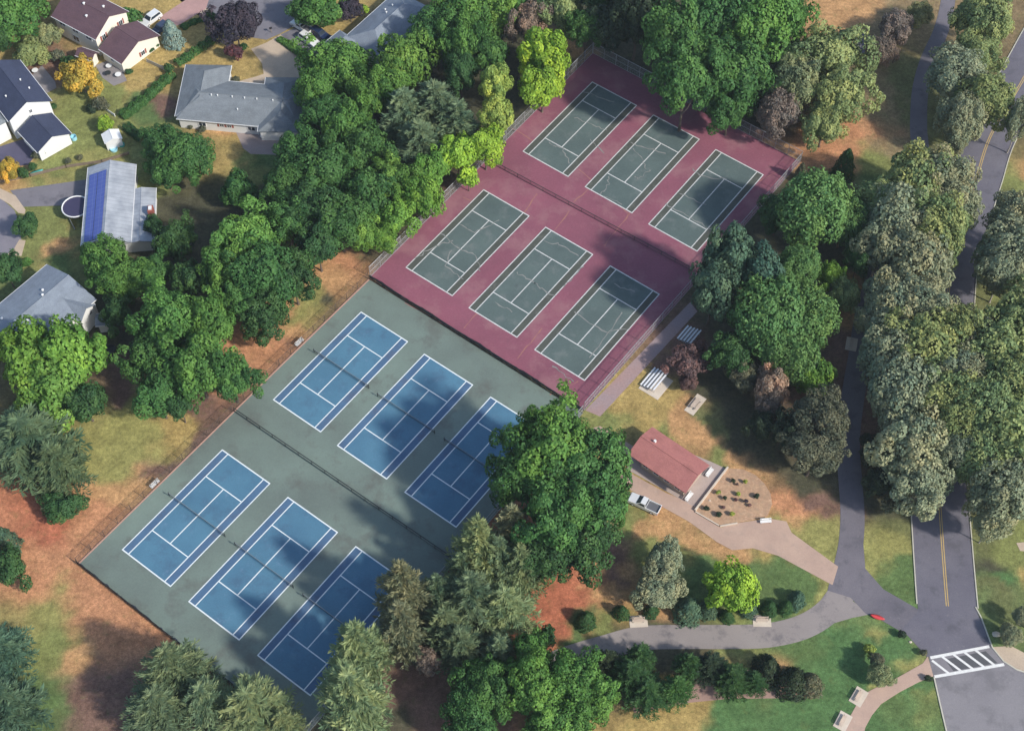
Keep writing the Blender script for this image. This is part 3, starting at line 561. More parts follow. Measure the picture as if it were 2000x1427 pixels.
# ------------------------------------------------------------------ cars
def car(label, px, py, rz, paint, L=4.7, W=1.85, H=1.65, kind='suv', z=.05, group='cars parked by the houses'):
    nm = {'suv': 'parked_car', 'pickup': 'pickup_truck'}[kind]
    t = empty(nm); tag(t, label, 'truck' if kind == 'pickup' else 'car', group); pm = flat(nm + '_paint', paint, .3, .1, .5)
    bh = .62 * H
    if kind == 'suv': prof = [(-L/2, .35), (-L/2, bh*.9), (-L/2+.1, bh), (L/2-1.25, bh), (L/2-.15, bh*.82), (L/2, bh*.6), (L/2, .35)]; cab = [(-L/2+.12, bh), (-L/2+.4, H), (L/2-2.15, H), (L/2-1.35, bh)]
    else: prof = [(-L/2, .4), (-L/2, .75*bh), (-.55, .75*bh), (-.55, bh), (L/2-1.35, bh), (L/2-.15, bh*.88), (L/2, bh*.65), (L/2, .4)]; cab = [(-.55, bh), (-.4, H), (L/2-2.35, H), (L/2-1.5, bh)]
    def loft(pts, w0, w1, zlo, zhi):
        mb = MB(); n = len(pts); ww = [(w0 + (w1 - w0) * (p[1] - zlo) / (zhi - zlo + 1e-6)) / 2 for p in pts]
        vs = [(p[0], -a, p[1]) for p, a in zip(pts, ww)] + [(p[0], a, p[1]) for p, a in zip(pts, ww)]
        mb.add(vs, [tuple(range(n)), tuple(range(2*n-1, n-1, -1))] + [(i, n+i, n+(i+1) % n, (i+1) % n) for i in range(n)]); return mb
    loft(prof, W, W * .96, .35, bh).build('body', pm, t)
    loft(cab, W * .94, W * .76, bh, H).build('cabin', pm, t)
    wz0, wz1 = bh + .06, H - .08
    def wl(i, j, k): a, b = cab[i], cab[j]; return a[0] + (b[0]-a[0])*k
    # windscreen and rear window set 6 mm proud of the sloping cabin ends
    for nm2, i, j, s in (('windscreen', 3, 2, 1), ('rear_window', 0, 1, -1)):
        mb = MB(); x0 = wl(i, j, .12) + s*.012; x1 = wl(i, j, .9) + s*.012; z0 = bh + (H-bh)*.12 + .006; z1 = bh + (H-bh)*.9 + .006
        mb.add([(x0, -W*.42, z0), (x0, W*.42, z0), (x1, W*.36, z1), (x1, -W*.36, z1)], [(0, 1, 2, 3) if s > 0 else (3, 2, 1, 0)]); mb.build(nm2, 'glass', t)
    for s in (-1, 1):
        mb = MB(); yy0 = s*(W*.47*.97+.02); yy1 = s*(W*.38+.02)
        mb.add([(wl(0, 1, .2)+.15, yy0, wz0), (wl(3, 2, .2)-.15, yy0, wz0), (cab[2][0]-.1, yy1, wz1), (cab[1][0]+.12, yy1, wz1)], [(0, 1, 2, 3)]); mb.build('side_window', 'glass', t)
        mb = MB(); mb.box(L/2-.02, L/2+.02, s*W*.38-.16, s*W*.38+.16, bh*.6, bh*.75); mb.build('headlight', 'alu', t)
        mb = MB(); mb.box(-L/2-.02, -L/2+.02, s*W*.42-.1, s*W*.42+.1, bh*.55, bh*.8); mb.build('tail_light', 'redplastic', t)
        for x in (-L*.3, L*.31):
            mb = MB(); mb.tube((x, s*(W/2-.2), .34), (x, s*(W/2+.01), .34), .34, n=16); wh = mb.build('wheel', 'tyre', t)
            mb = MB(); mb.tube((x, s*(W/2), .34), (x, s*(W/2+.025), .34), .2, n=12); mb.build('rim', 'alu', wh)
    if kind == 'pickup':
        mb = MB(); z0 = .75*bh
        mb.box(-L/2, -.56, -W*.48, -W*.42, z0+.003, bh+.02); mb.box(-L/2, -.56, W*.42, W*.48, z0+.003, bh+.02); mb.box(-L/2, -L/2+.08, -W*.42, W*.42, z0+.003, bh+.02); mb.build('cargo_bed', pm, t)
        mb = MB(); mb.box(-L/2+.09, -.58, -W*.41, W*.41, z0+.004, z0+.03); mb.build('bed_liner', flat('bedliner', (.12, .12, .13)), t)
    return at_px(t, px, py, z, rz)
WH = (.75, .75, .73)
def ang(a, b): d = G(*b) - G(*a); return math.atan2(d.y, d.x)
car('white van with dark windscreen parked beside the maroon roofed house', 296, 42, ang((318,28),(280,56)), WH, 4.9, 1.95, 1.8)
car('dark car tucked between the white van and the blue spruce', 313, 60, ang((330,45),(300,68)), (.05, .07, .12), 4.4, 1.8, 1.5)
car('white sport utility car parked nearest the hedge on the driveway', 604, 82, ang((588,72),(622,95)), WH, 4.8, 1.95, 1.75)
car('dark navy car between the two white vehicles on the driveway', 626, 70, ang((606,60),(640,82)), (.02, .035, .09), 4.8, 1.9, 1.5)
car('white pickup truck parked at the street end of the driveway', 590, 56, ang((606,66),(572,46)), WH, 5.4, 1.95, 1.75, 'pickup')
car('white pickup truck with empty bed parked beside the pink paving below the pavilion', 1258, 987, ang((1288,1000),(1228,972)), WH, 5.6, 1.9, 1.75, 'pickup', z=.0, group='vehicles in the park')

# ------------------------------------------------------------------ houses
def frame(P0, P1, P2, z):
    a, b, c = G(*P0, z), G(*P1, z), G(*P2, z); L = (b-a).length; ux = (b-a).normalized(); uy = Vector((-ux.y, ux.x, 0)); W = (c-a).dot(uy)
    if W < 0:
        ux = -ux; uy = -uy; W = -W; a = b
    return Vector((a.x, a.y, 0)), math.atan2(ux.y, ux.x), L, W
def window(parent, side, u, z, w_, h_, L, W, ins, shutters=None, zoff=0):
    """window on wall 'x0','x1','y0','y1' of a block L x W with walls inset ins"""
    def P(s, d, zz):
        if side == 'y0': return (u + s, ins - d, zz)
        if side == 'y1': return (u - s, W - ins + d, zz)
        if side == 'x0': return (ins - d, u - s, zz)
        return (L - ins + d, u + s, zz)
    def bx(mb, s0, s1, z0, z1, d0, d1):
        vs = [P(s0, d0, z0), P(s1, d0, z0), P(s1, d1, z0), P(s0, d1, z0), P(s0, d0, z1), P(s1, d0, z1), P(s1, d1, z1), P(s0, d1, z1)]
        mb.add(vs, [(0, 3, 2, 1), (4, 5, 6, 7), (0, 1, 5, 4), (1, 2, 6, 5), (2, 3, 7, 6), (3, 0, 4, 7)])
    mb = MB(); a, b = w_/2, h_/2
    bx(mb, -a, a, z-b-.08, z-b, -.02, .09); bx(mb, -a, a, z+b, z+b+.08, -.02, .09); bx(mb, -a-.08, -a, z-b-.08, z+b+.08, -.02, .09); bx(mb, a, a+.08, z-b-.08, z+b+.08, -.02, .09); bx(mb, -.03, .03, z-b, z+b, .02, .06)
    fo = mb.build('window', 'white', parent)
    mb = MB(); bx(mb, -a, a, z-b, z+b, -.02, .03); mb.build('pane', 'glass', fo)
    if shutters:
        for s in (-1, 1):
            mb = MB(); x = s * (a + .3); bx(mb, x-.2, x+.2, z-b-.05, z+b+.05, -.02, .05); mb.build('shutter', shutters, parent)
def block(root, o, ax, L, W, eave, rise, roof, wallm, hip=0.0, ins=.4, name_roof='roof', winds=(), off=(0, 0), rot0=0, thick=.16, gable=True, hip2=None):
    """one block under root: walls and roof; o, ax in world; returned part objects are parented to root"""
    if root is None: return
    h1, h2 = hip, hip if hip2 is None else hip2
    mb = MB(); i = ins; yk = W / 2
    # walls
    wt = eave - .05
    if hip == 0:
        gz = wt + rise * (1 - 2 * 0 / W) - rise * (0.0) ; s = rise / yk
        vs = [(i, i, 0), (L-i, i, 0), (L-i, W-i, 0), (i, W-i, 0), (i, i, wt + s*i - .05), (L-i, i, wt + s*i - .05), (L-i, W-i, wt + s*i - .05), (i, W-i, wt + s*i - .05), (i, yk, wt + rise - .05), (L-i, yk, wt + rise - .05)]
        mb.add(vs, [(0, 1, 5, 4), (2, 3, 7, 6), (1, 2, 6, 9, 5), (3, 0, 4, 8, 7), (0, 3, 2, 1)])
    else: mb.box(i, L-i, i, W-i, 0, wt)
    wl_ = mb.build('wall', wallm, root)
    mb = MB(); t = thick
    top = [(0, 0, eave), (L, 0, eave), (L, W, eave), (0, W, eave), (h1, yk, eave + rise), (L - h2, yk, eave + rise)]
    bot = [(x, y, z - t) for x, y, z in top]
    mb.add(top + bot, [(0, 1, 5, 4), (2, 3, 4, 5), (1, 2, 5), (3, 0, 4)] if hip else [(0, 1, 5, 4), (2, 3, 4, 5)])
    F = [(6, 10, 11, 7), (8, 11, 10, 9), (0, 6, 7, 1), (2, 8, 9, 3)]
    if hip: F += [(7, 11, 8), (9, 10, 6), (1, 7, 8, 2), (3, 9, 6, 0)]
    else: F += [(1, 7, 11, 5), (5, 11, 8, 2), (3, 9, 10, 4), (4, 10, 6, 0)]
    n0 = len(mb.v) - 12; mb.f += [tuple(n0 + q for q in f) for f in F]; mb.mi += [0] * len(F)
    rf = mb.build(name_roof, roof, root)
    # white eave gutters
    for y0_, y1_ in ((-.1, -.003), (W+.003, W+.1)): MB().box(0, L, y0_, y1_, eave-.16, eave-.01).build('gutter', 'white', rf)
    rc_ = MB(); rc_.tube((h1, yk, eave+rise+.01), (L-h2, yk, eave+rise+.01), .07, n=6); rc_.build('ridge_cap', roof, rf)
    for o_ in (wl_, rf): pass
    for wd in winds: window(wl_, *wd[:5], L, W, ins, wd[5] if len(wd) > 5 else None)
    # place the block inside the root
    for o_ in (wl_, rf):
        d = o - Vector(root.location); a = root.rotation_euler.z
        o_.location = (math.cos(-a)*d.x - math.sin(-a)*d.y, math.sin(-a)*d.x + math.cos(-a)*d.y, 0); o_.rotation_euler = (0, 0, ax - a)
    return wl_, rf
def house(name, label, P0, P1, P2, z, cat='house', grp='houses beyond the trees'):
    o, ax, L, W = frame(P0, P1, P2, z); t = empty(name, o, ax); tag(t, label, cat, grp); return t, o, ax, L, W
def vents(rf, L, W, eave, rise, spots, s=.22):
    for u, v in spots:
        zz = eave + rise * (1 - abs(v - .5) * 2); mb = MB(); x, y = u*L, v*W
        mb.tube((x, y, zz - .1), (x, y, zz + .35), s*.55, n=10); mb.tube((x, y, zz + .35), (x, y, zz + .42), s, s*.6, n=10); mb.build('vent', 'white', rf)
# house with maroon roofs
t, o, ax, L, W = house('two_storey_house', 'cream two storey house with maroon roofs and a lower garage wing, top left', (186,78), (99.5,32), (253.5,24), 5.0)
print('H1', L, W)
wl_, rf = block(t, o, ax, L, W, 5.0, 2.6, 'maroonroof', 'creamside', winds=[('x1', W*.25, 3.6, .9, 1.3, 'brick'), ('x1', W*.75, 3.6, .9, 1.3, 'brick'), ('x0', W*.25, 3.6, .9, 1.3, 'brick'), ('x0', W*.75, 3.6, .9, 1.3, 'brick')] + [('y0', L*k, 4.0, 1.6, 1.0) for k in (.2, .5, .8)] + [('y1', L*k, 4.0, 1.6, 1.0) for k in (.2, .5, .8)] + [('y0', L*.45, 1.5, 1.8, 1.4), ('y1', L*.45, 1.5, 1.8, 1.4)])
vents(rf, L, W, 5.0, 2.6, [(.45, .48), (.7, .7), (.62, .3)], .3)
o2, ax2, L2, W2 = frame((236.6,125.5), (192,96), (307,66), 3.0); print('H1b', L2, W2)
block(t, o2, ax2, L2, W2, 3.0, 2.3, 'maroonroof', 'creamside', winds=[('x1', W2*.55, 1.5, .9, 1.1, 'brick'), ('x0', W2*.55, 1.5, .9, 1.1, 'brick'), ('y0', L2*.5, 1.8, .8, .8), ('y1', L2*.5, 1.8, .8, .8)])
o2, ax2, L2, W2 = frame((193,103), (160,92), (178,119), 2.4)
block(t, o2, ax2, L2, W2, 2.4, .9, 'maroonroof', 'creamside')
# navy roof house
t, o, ax, L, W = house('two_storey_house', 'white two storey house with dark navy roofs at the left edge', (101,197), (38.7,116.7), (15,236), 5.6)
print('H2', L, W)
wl_, rf = block(t, o, ax, L, W, 5.6, 2.6, 'navyroof', 'whiteside', winds=[('x1', W*.48, 5.2, .5, .8), ('x1', W*.56, 5.2, .5, .8), ('x0', W*.48, 5.2, .5, .8)] )
vents(rf, L, W, 5.6, 2.6, [(.3, .25), (.5, .3), (.35, .75), (.55, .8)], .2)
o2, ax2, L2, W2 = frame((139.6,260.5), (101,220), (72,297.5), 3.0); print('H2b', L2, W2)
block(t, o2, ax2, L2, W2, 3.0, 1.9, 'navyroof', 'whiteside')
o2, ax2, L2, W2 = frame((15,236), (-12,205), (-30,262), 5.0)
block(t, o2, ax2, L2, W2, 5.0, 1.6, 'greyroof', 'whiteside', hip=1.2)
# grey hip ranch
t, o, ax, L, W = house('ranch_house', 'long low ranch house with grey hipped roof of three wings', (344,232), (585,254), (352,150), 2.9)
print('H3', L, W)
wl_, rf = block(t, o, ax, L, W, 2.9, 2.1, 'greyroof', 'whiteside', hip=3.5, winds=[('y0', L*k, 1.7, .8, .7, 'brick') for k in (.36, .42)] + [('y0', L*.2, 1.6, 1.4, 1.0), ('y0', L*.6, 1.6, 1.4, 1.0)])
vents(rf, L, W, 2.9, 2.1, [(.3, .46), (.42, .46), (.52, .46), (.62, .46), (.75, .46), (.48, .25), (.25, .46)], .16)
o2, ax2, L2, W2 = frame((341,230), (363,126), (452,129), 2.93); print('H3b', L2, W2)
block(t, o2, ax2, L2 * .97, W2, 2.93, 1.9, 'greyroof', 'whiteside', hip=3.6)
o2, ax2, L2, W2 = frame((503,257), (519,151), (604,156), 2.96); print('H3c', L2, W2)
block(t, o2, ax2, L2, W2, 2.96, 2.0, 'greyroof', 'whiteside', hip=3.6)
# metal roof house with solar
t, o, ax, L, W = house('metal_roof_house', 'house with pale metal roof and a long blue solar array', (158,480), (172,327), (256,467), 3.4)
print('H4', L, W)
wl_, rf = block(t, o, ax, L, W, 3.4, 1.7, 'metalroof', 'whiteside')
o2, ax2, L2, W2 = frame((301,472), (305,367), (245,468), 3.0); print('H4b', L2, W2)
_, rf2 = block(t, o2, ax2, L2, W2, 3.05, .5, 'metalroof', 'whiteside')
# solar array lies on the western slope, in the local frame of the roof
def on_roof(rf, L, W, eave, rise, u0, u1, v0, v1, lift, name, mat):
    f = lambda x, y: eave + rise * (1 - abs(y / W - .5) * 2) + lift
    mb = MB(); P = [(u0, v0), (u1, v0), (u1, v1), (u0, v1)]
    top = [(x, y, f(x, y)) for x, y in P]; bot = [(x, y, z - .06) for x, y, z in top]
    mb.add(top + bot, [(0, 1, 2, 3), (7, 6, 5, 4), (0, 4, 5, 1), (1, 5, 6, 2), (2, 6, 7, 3), (3, 7, 4, 0)]); return mb.build(name, mat, rf)
iw = G(180, 400, 4.2) - o; lx = math.cos(ax)*iw.x + math.sin(ax)*iw.y; ly = -math.sin(ax)*iw.x + math.cos(ax)*iw.y
v0, v1 = (W*.06, W*.44) if ly < W/2 else (W*.56, W*.94)
x_hi = L * .88; x_lo = L * .02
if (Vector((math.cos(ax), math.sin(ax), 0))).y < 0: x_lo, x_hi = L*.12, L*.98
for a, b in ((v0, (v0+v1)/2-.05), ((v0+v1)/2+.05, v1)): on_roof(rf, L, W, 3.4, 1.7, x_lo, x_hi, a, b, .14, 'solar_panel', 'solar')
cg = G(296, 416, 3.4) - o; cx = math.cos(ax)*cg.x + math.sin(ax)*cg.y; cy = -math.sin(ax)*cg.x + math.cos(ax)*cg.y
mb = MB(); mb.box(cx-.75, cx+.75, cy-.5, cy+.5, 0, 4.8); ch = mb.build('chimney', 'brick', t)
mb = MB(); mb.box(cx-.35, cx+.45, cy-.3, cy+.3, 4.803, 5.1); mb.build('flue', 'white', ch)
pg = G(148, 404, 2.2) - o; pxx = math.cos(ax)*pg.x + math.sin(ax)*pg.y; pyy = -math.sin(ax)*pg.x + math.cos(ax)*pg.y
mb = MB(); cpts = []
for k in range(25): a = 2*math.pi*k/24; cpts.append((pxx + 2.6*math.cos(a), pyy + 2.6*math.sin(a)))
mb.poly(cpts[:-1], 1.9, 2.2); pr = mb.build('porch_roof', 'water', t)
mb = MB()
for k in range(24): mb.tube((*cpts[k], 2.3), (*cpts[k+1], 2.3), .13, n=6)
mb.build('rim', 'white', pr)
# blue grey roof house lower left
t, o, ax, L, W = house('two_storey_house', 'white house with blue grey roof above the bright green tree at the left edge', (92,516), (-50,634), (184,588), 5.0)
print('H5', L, W)
wl_, rf = block(t, o, ax, L, W, 5.0, 2.0, 'bluegreyroof', 'whiteside', winds=[])
vents(rf, L, W, 5.0, 2.0, [(.75, .52), (.66, .62), (.8, .3), (.35, .48), (.9, .55), (.3, .4)], .25)
o2, ax2, L2, W2 = frame((158,629), (108,607), (201,601), 4.7); print('H5b', L2, W2)
block(t, o2, ax2, L2, W2, 4.7, 1.5, 'bluegreyroof', 'whiteside', winds=[('x1', W2*.7, 3.6, .6, .8), ('x0', W2*.7, 3.6, .6, .8)])
mb = MB()
o3, ax3, L3, W3 = frame((186,637), (214,634), (196,612), 2.6)
block(t, o3, ax3, max(L3, 2.2), max(W3, 2.2), 2.6, .6, 'bluegreyroof', 'whiteside')
# grey roof house at the top
t, o, ax, L, W = house('ranch_house', 'long grey roofed house at the top edge behind the parked cars', (672,74), (775,-18), (725,137), 3.0)
print('H6', L, W)
wl_, rf = block(t, o, ax, L, W, 3.0, 2.2, 'bluegreyroof', 'whiteside', hip=4.0)
vents(rf, L, W, 3.0, 2.2, [(.3, .3), (.4, .25), (.45, .35)], .2)
o2, ax2, L2, W2 = frame((622,93), (664,59), (650,125), 2.8)
block(t, o2, ax2, L2, W2 * 1.1, 2.8, 1.2, 'bluegreyroof', 'whiteside', hip=1.5)
# garden shed
t, o, ax, L, W = house('garden_shed', 'small white garden shed beside the lime green bush', (198,262), (205,280), (228,250), 2.2, 'shed', None)
block(t, o, ax, max(L, 2.8), max(W, 3.4), 2.2, .7, 'white', 'whiteside', ins=.12)
# pavilion
t, o, ax, L, W = house('park_pavilion', 'park pavilion with pink red gable roof beside the flower bed', (1231,889), (1332,976), (1274,832), 2.9, 'pavilion', None)
o, ax, L, W = frame((1231,889), (1333,976), (1278,834), 2.9); o4, ax4, L4, W4 = frame((1274,833), (1386,908), (1231,889), 2.9)
print('PAV', L, W, L4, W4, ax, ax4)
o, ax, L, W = o4, ax4, L4, W4
t.location = o; t.rotation_euler = (0, 0, ax)
rf = None
mbw = MB(); 
def pav():
    eave, rise = 2.9, 1.35; yk = W/2; mb = MB()
    top = [(0, 0, eave), (L, 0, eave), (L, W, eave), (0, W, eave), (0, yk, eave+rise), (L, yk, eave+rise)]; bot = [(x, y, z-.18) for x, y, z in top]
    mb.add(top + bot, [(0, 1, 5, 4), (2, 3, 4, 5), (6, 10, 11, 7), (8, 11, 10, 9), (0, 6, 7, 1), (2, 8, 9, 3), (1, 7, 11, 5), (5, 11, 8, 2), (3, 9, 10, 4), (4, 10, 6, 0)])
    rf = mb.build('roof', 'pinkroof', t); mb = MB(); mb.tube((0, yk, eave+rise+.01), (L, yk, eave+rise+.01), .07, n=6); mb.build('ridge_cap', 'pinkroof', rf)
    mb = MB(); mb.box(L*.78, L*.78+.35, yk-.9, yk-.5, eave+rise-.35, eave+rise+.25); mb.build('vent', 'white', rf)
    mb = MB(); xa, xb = .7, L*.80; mb.box(xa, xb, .7, W-.7, .06, eave-.05)
    wl_ = mb.build('wall', 'tanside', t)
    for k in range(4): window(wl_, 'y0', 2 + k*2.2, 1.6, 1.0, 1.0, L, W, .7)
    for k in range(4): window(wl_, 'y1', 2 + k*2.2, 1.6, 1.0, 1.0, L, W, .7)
    for x in (L-.5,):
        for y in (.5, W*.33, W*.67, W-.5): mb = MB(); mb.box(x-.09, x+.09, y-.09, y+.09, .06, eave+rise*(1-abs(y/W-.5)*2)-.2); mb.build('post', 'white', t)
pav()
for px, py, lab in ((1386,925,'white bench with a frame at the gable end of the pavilion, nearer the lawn'), (1346,972,'white bench at the lower corner of the pavilion')):
    bench(lab, px, py, YAW + R(90), 'white', .06, 1.9)

# ------------------------------------------------------------------ sandy flower bed
mb = MB(); bed = [(1421,915),(1452,917),(1475,928),(1493,945),(1505,965),(1508,985),(1499,1008),(1470,1015),(1442,1020),(1405,1026),(1358,998)]
mb.poly(gpts(bed), 0, .16); fb = mb.build('flower_bed', 'sand'); tag(fb, 'raised sandy flower bed with a kerb wall beside the pavilion', 'flower bed')
def wallseg(mb, a, b, h, th):
    p, q = G(*a), G(*b); d = (q-p).normalized(); n = Vector((-d.y, d.x, 0)) * th; mb.poly([(v.x, v.y) for v in (p-n, q-n, q+n, p+n)], .0, h)
mb = MB(); wallseg(mb, (1421,914), (1357,998), .55, .14); mb.build('low_wall', 'palecon', fb)
mb = MB(); wallseg(mb, (1358,1000), (1404,1027), .3, .1); wallseg(mb, (1406,1028), (1440,1022), .3, .1); mb.build('border_kerb', 'palecon', fb)

# misc things in gardens
def tub(label, px, py, r, h, mat, cat='tub', name='paddling_pool', z=0):
    mb = MB(); N = 20; prof = [(r*.96, 0), (r, h), (r*.9, h), (r*.86, h*.35), (0.01, h*.35)]
    vs = [(a*math.cos(2*math.pi*k/N), a*math.sin(2*math.pi*k/N), zz) for a, zz in prof for k in range(N)]
    fs = [(j*N+k, j*N+(k+1) % N, (j+1)*N+(k+1) % N, (j+1)*N+k) for j in range(len(prof)-1) for k in range(N)]
    mb.add(vs, fs); o_ = mb.build(name, mat, smooth=False); tag(o_, label, cat); return at_px(o_, px, py, z)
tub('pale blue tub on the grass just below the white garden shed', 223, 293, .75, .5, 'sky_plastic', name='water_tub')
tub('turquoise tub on the grass to the right of the white garden shed', 238, 284, .6, .4, 'turq', name='water_tub')
tub('light blue tub by the corner of the navy roofed garage', 145, 272, .6, .9, 'sky_plastic', name='water_tub')
tub('round dark stone basin in shade to the right of the bright green tree', 216, 684, 1.0, .45, 'darksteel', 'basin', 'stone_basin')
def boat(label, px, py, rz, L, W, mat, name, cat):
    mb = MB(); n = 14; rows = []
    for i in range(n + 1):
        s = -1 + 2*i/n; wd = W/2 * max(.02, 1 - abs(s)**2.2); zt = .32 + .12*abs(s)**2
        rows.append([(s*L/2, -wd, zt), (s*L/2, -wd*.55, .05), (s*L/2, 0, .0), (s*L/2, wd*.55, .05), (s*L/2, wd, zt), (s*L/2, 0, zt + .10)])
    vs = [p for r in rows for p in r]
    fs = [(6*i+k, 6*i+(k+1) % 6, 6*(i+1)+(k+1) % 6, 6*(i+1)+k) for i in range(n) for k in range(6)] + [tuple(range(5, -1, -1)), tuple(range(6*n, 6*n+6))]
    mb.add(vs, fs); o_ = mb.build(name, mat, smooth=True); tag(o_, label, cat); return at_px(o_, px, py, .03, rz)
boat('turquoise upturned boat beside the garden fence at the left edge', 72, 338, ang((60,342),(90,332)), 2.6, 1.0, 'turq', 'small_boat', 'boat')
boat('red mound of a covered planter on the grass corner of the path junction', 1713, 1206, ang((1697,1200),(1728,1210)), 2.3, .8, 'redplastic', 'red_planter', 'planter')
def umbrella_table(label, px, py, mat):
    t = empty('patio_table'); tag(t, label, 'patio table')
    mb = MB(); mb.tube((0, 0, .7), (0, 0, .74), .65, n=16); mb.build('table_top', mat, t)
    for k in range(3): a = k*2.09; mb = MB(); mb.tube((0, 0, .68), (.4*math.cos(a), .4*math.sin(a), 0), .03, n=6); mb.build('leg', 'steel', t)
    return at_px(t, px, py, .04)
umbrella_table('white round table on the rear patio of the maroon roofed house', 214, 133, 'white')
umbrella_table('second white table on the rear patio nearest the dry lawn', 232, 150, 'white')
umbrella_table('dark table among the clutter of the rear patio', 212, 147, 'darksteel')
umbrella_table('white table on the patio beside the navy roofed house', 70, 142, 'white')
umbrella_table('white table on the ranch house patio', 515, 270, 'white')
umbrella_table('pale blue glass table on the ranch house patio near the trees', 558, 268, 'sky_plastic')
def board_fence(label, pts, H, mat='wood'):
    t = empty('garden_fence', G(*pts[0])); tag(t, label, 'fence', 'garden fences'); o = G(*pts[0])
    for a, b in zip(pts[:-1], pts[1:]):
        p, q = G(*a) - o, G(*b) - o; d = (q-p).normalized(); n = Vector((-d.y, d.x, 0)) * .04
        mb = MB(); mb.poly([(v.x, v.y) for v in (p-n, q-n, q+n, p+n)], .08, H); mb.build('panel', mat, t)
        m = max(1, int((q-p).length/2.4))
        for k in range(m + 1): c = p.lerp(q, k/m); mb = MB(); mb.box(c.x-.07, c.x+.07, c.y-.07, c.y+.07, 0, H+.1); mb.build('post', mat, t)
board_fence('low brown wooden fence between the yellow green lawn and the metal roof driveway', [(0,358),(60,345),(130,328),(200,318),(252,302)], .8)
board_fence('thin white fence from the golden tree down to the lime bush', [(187,182),(196,208),(225,228)], .7, 'white')
board_fence('short grey garden wall on the dry lawn right of the maroon roofed house', [(288,122),(322,138)], 1.0, 'steel')
board_fence('low grey retaining wall left of the round porch of the metal roof house', [(122,400),(146,448)], .6, 'steel')
def hoop(label, px, py, rz):
    t = empty('mailbox_post'); tag(t, label, 'mailbox')
    mb = MB(); mb.box(-.06, .06, -.06, .06, 0, 1.1); mb.build('post', 'wood', t)
    mb = MB(); mb.box(-.28, .28, -.14, .14, 1.1, 1.4); mb.build('box', 'black', t); return at_px(t, px, py, 0, rz)
hoop('black mailbox on a wooden post at the street end of the curved driveway', 530, 64, .4)
def stone(label, px, py, r, mat='palecon', name='boulder', cat='rock'):
    mb = MB(); rr = random.Random(int(px)); n, m = 8, 5; vs = []
    for j in range(m + 1):
        for k in range(n):
            a = 2*math.pi*k/n; e = math.pi/2*j/m; q = r*rr.uniform(.8, 1.15); vs.append((q*math.cos(a)*math.cos(e), q*.7*math.sin(a)*math.cos(e), q*.6*math.sin(e)))
    mb.add(vs, [(j*n+k, j*n+(k+1) % n, (j+1)*n+(k+1) % n, (j+1)*n+k) for j in range(m) for k in range(n)]); o_ = mb.build(name, mat); tag(o_, label, cat); return at_px(o_, px, py)
stone('pale boulder on the verge above the crosswalk at the right edge', 1946, 1238, .7)
stone('small white stone on the lawn left of the crosswalk', 1778, 1253, .28)
stone('white stone inside the sandy flower bed', 1386, 978, .22, name='boulder').location.z = .16

# ------------------------------------------------------------------ foliage
def leaf_arrays(cen, nrm, size, aspect, rng, jitter=.5):
    n = len(cen); nrm = nrm + rng.normal(0, jitter, (n, 3)); nrm /= np.linalg.norm(nrm, axis=1, keepdims=True) + 1e-9
    t = rng.normal(0, 1, (n, 3)); t -= (t * nrm).sum(1, keepdims=True) * nrm; t /= np.linalg.norm(t, axis=1, keepdims=True) + 1e-9
    b = np.cross(nrm, t); s = size * rng.uniform(.6, 1.35, (n, 1)); k = rng.uniform(-.15, .15, (n, 1))
    v = np.stack([cen - t*s, cen + b*s*aspect + t*s*k, cen + t*s + nrm*s*.15, cen - b*s*aspect + t*s*k], 1)
    return v.reshape(-1, 3)
def leaf_mesh(name, V, tint):
    me = bpy.data.meshes.new(name); nf = len(V) // 4
    me.vertices.add(len(V)); me.vertices.foreach_set('co', V.astype('f').ravel())
    me.loops.add(nf * 4); me.loops.foreach_set('vertex_index', np.arange(nf * 4, dtype='i'))
    me.polygons.add(nf); me.polygons.foreach_set('loop_start', np.arange(0, nf*4, 4, dtype='i'))
    me.update(calc_edges=True)
    a = me.color_attributes.new('tint', 'FLOAT_COLOR', 'POINT'); c = np.ones((nf*4, 4), 'f'); c[:, :3] = np.repeat(tint, 4, 0); a.data.foreach_set('color', c.ravel())
    me.materials.append(M['leaf']); return me
def tints(n, group, rng, amp=.28):
    g = rng.normal(0, 1, int(group.max()) + 1)[group]; e = rng.normal(0, 1, n)
    b = np.clip(1 + amp*.6*g + amp*.5*e, .45, 1.6); h = (.05*g + .035*rng.normal(0, 1, n)).clip(-.13, .13)
    return np.stack([b*(1+h*1.4), b, b*(1-h*.8)], 1).clip(.2, 2.5)
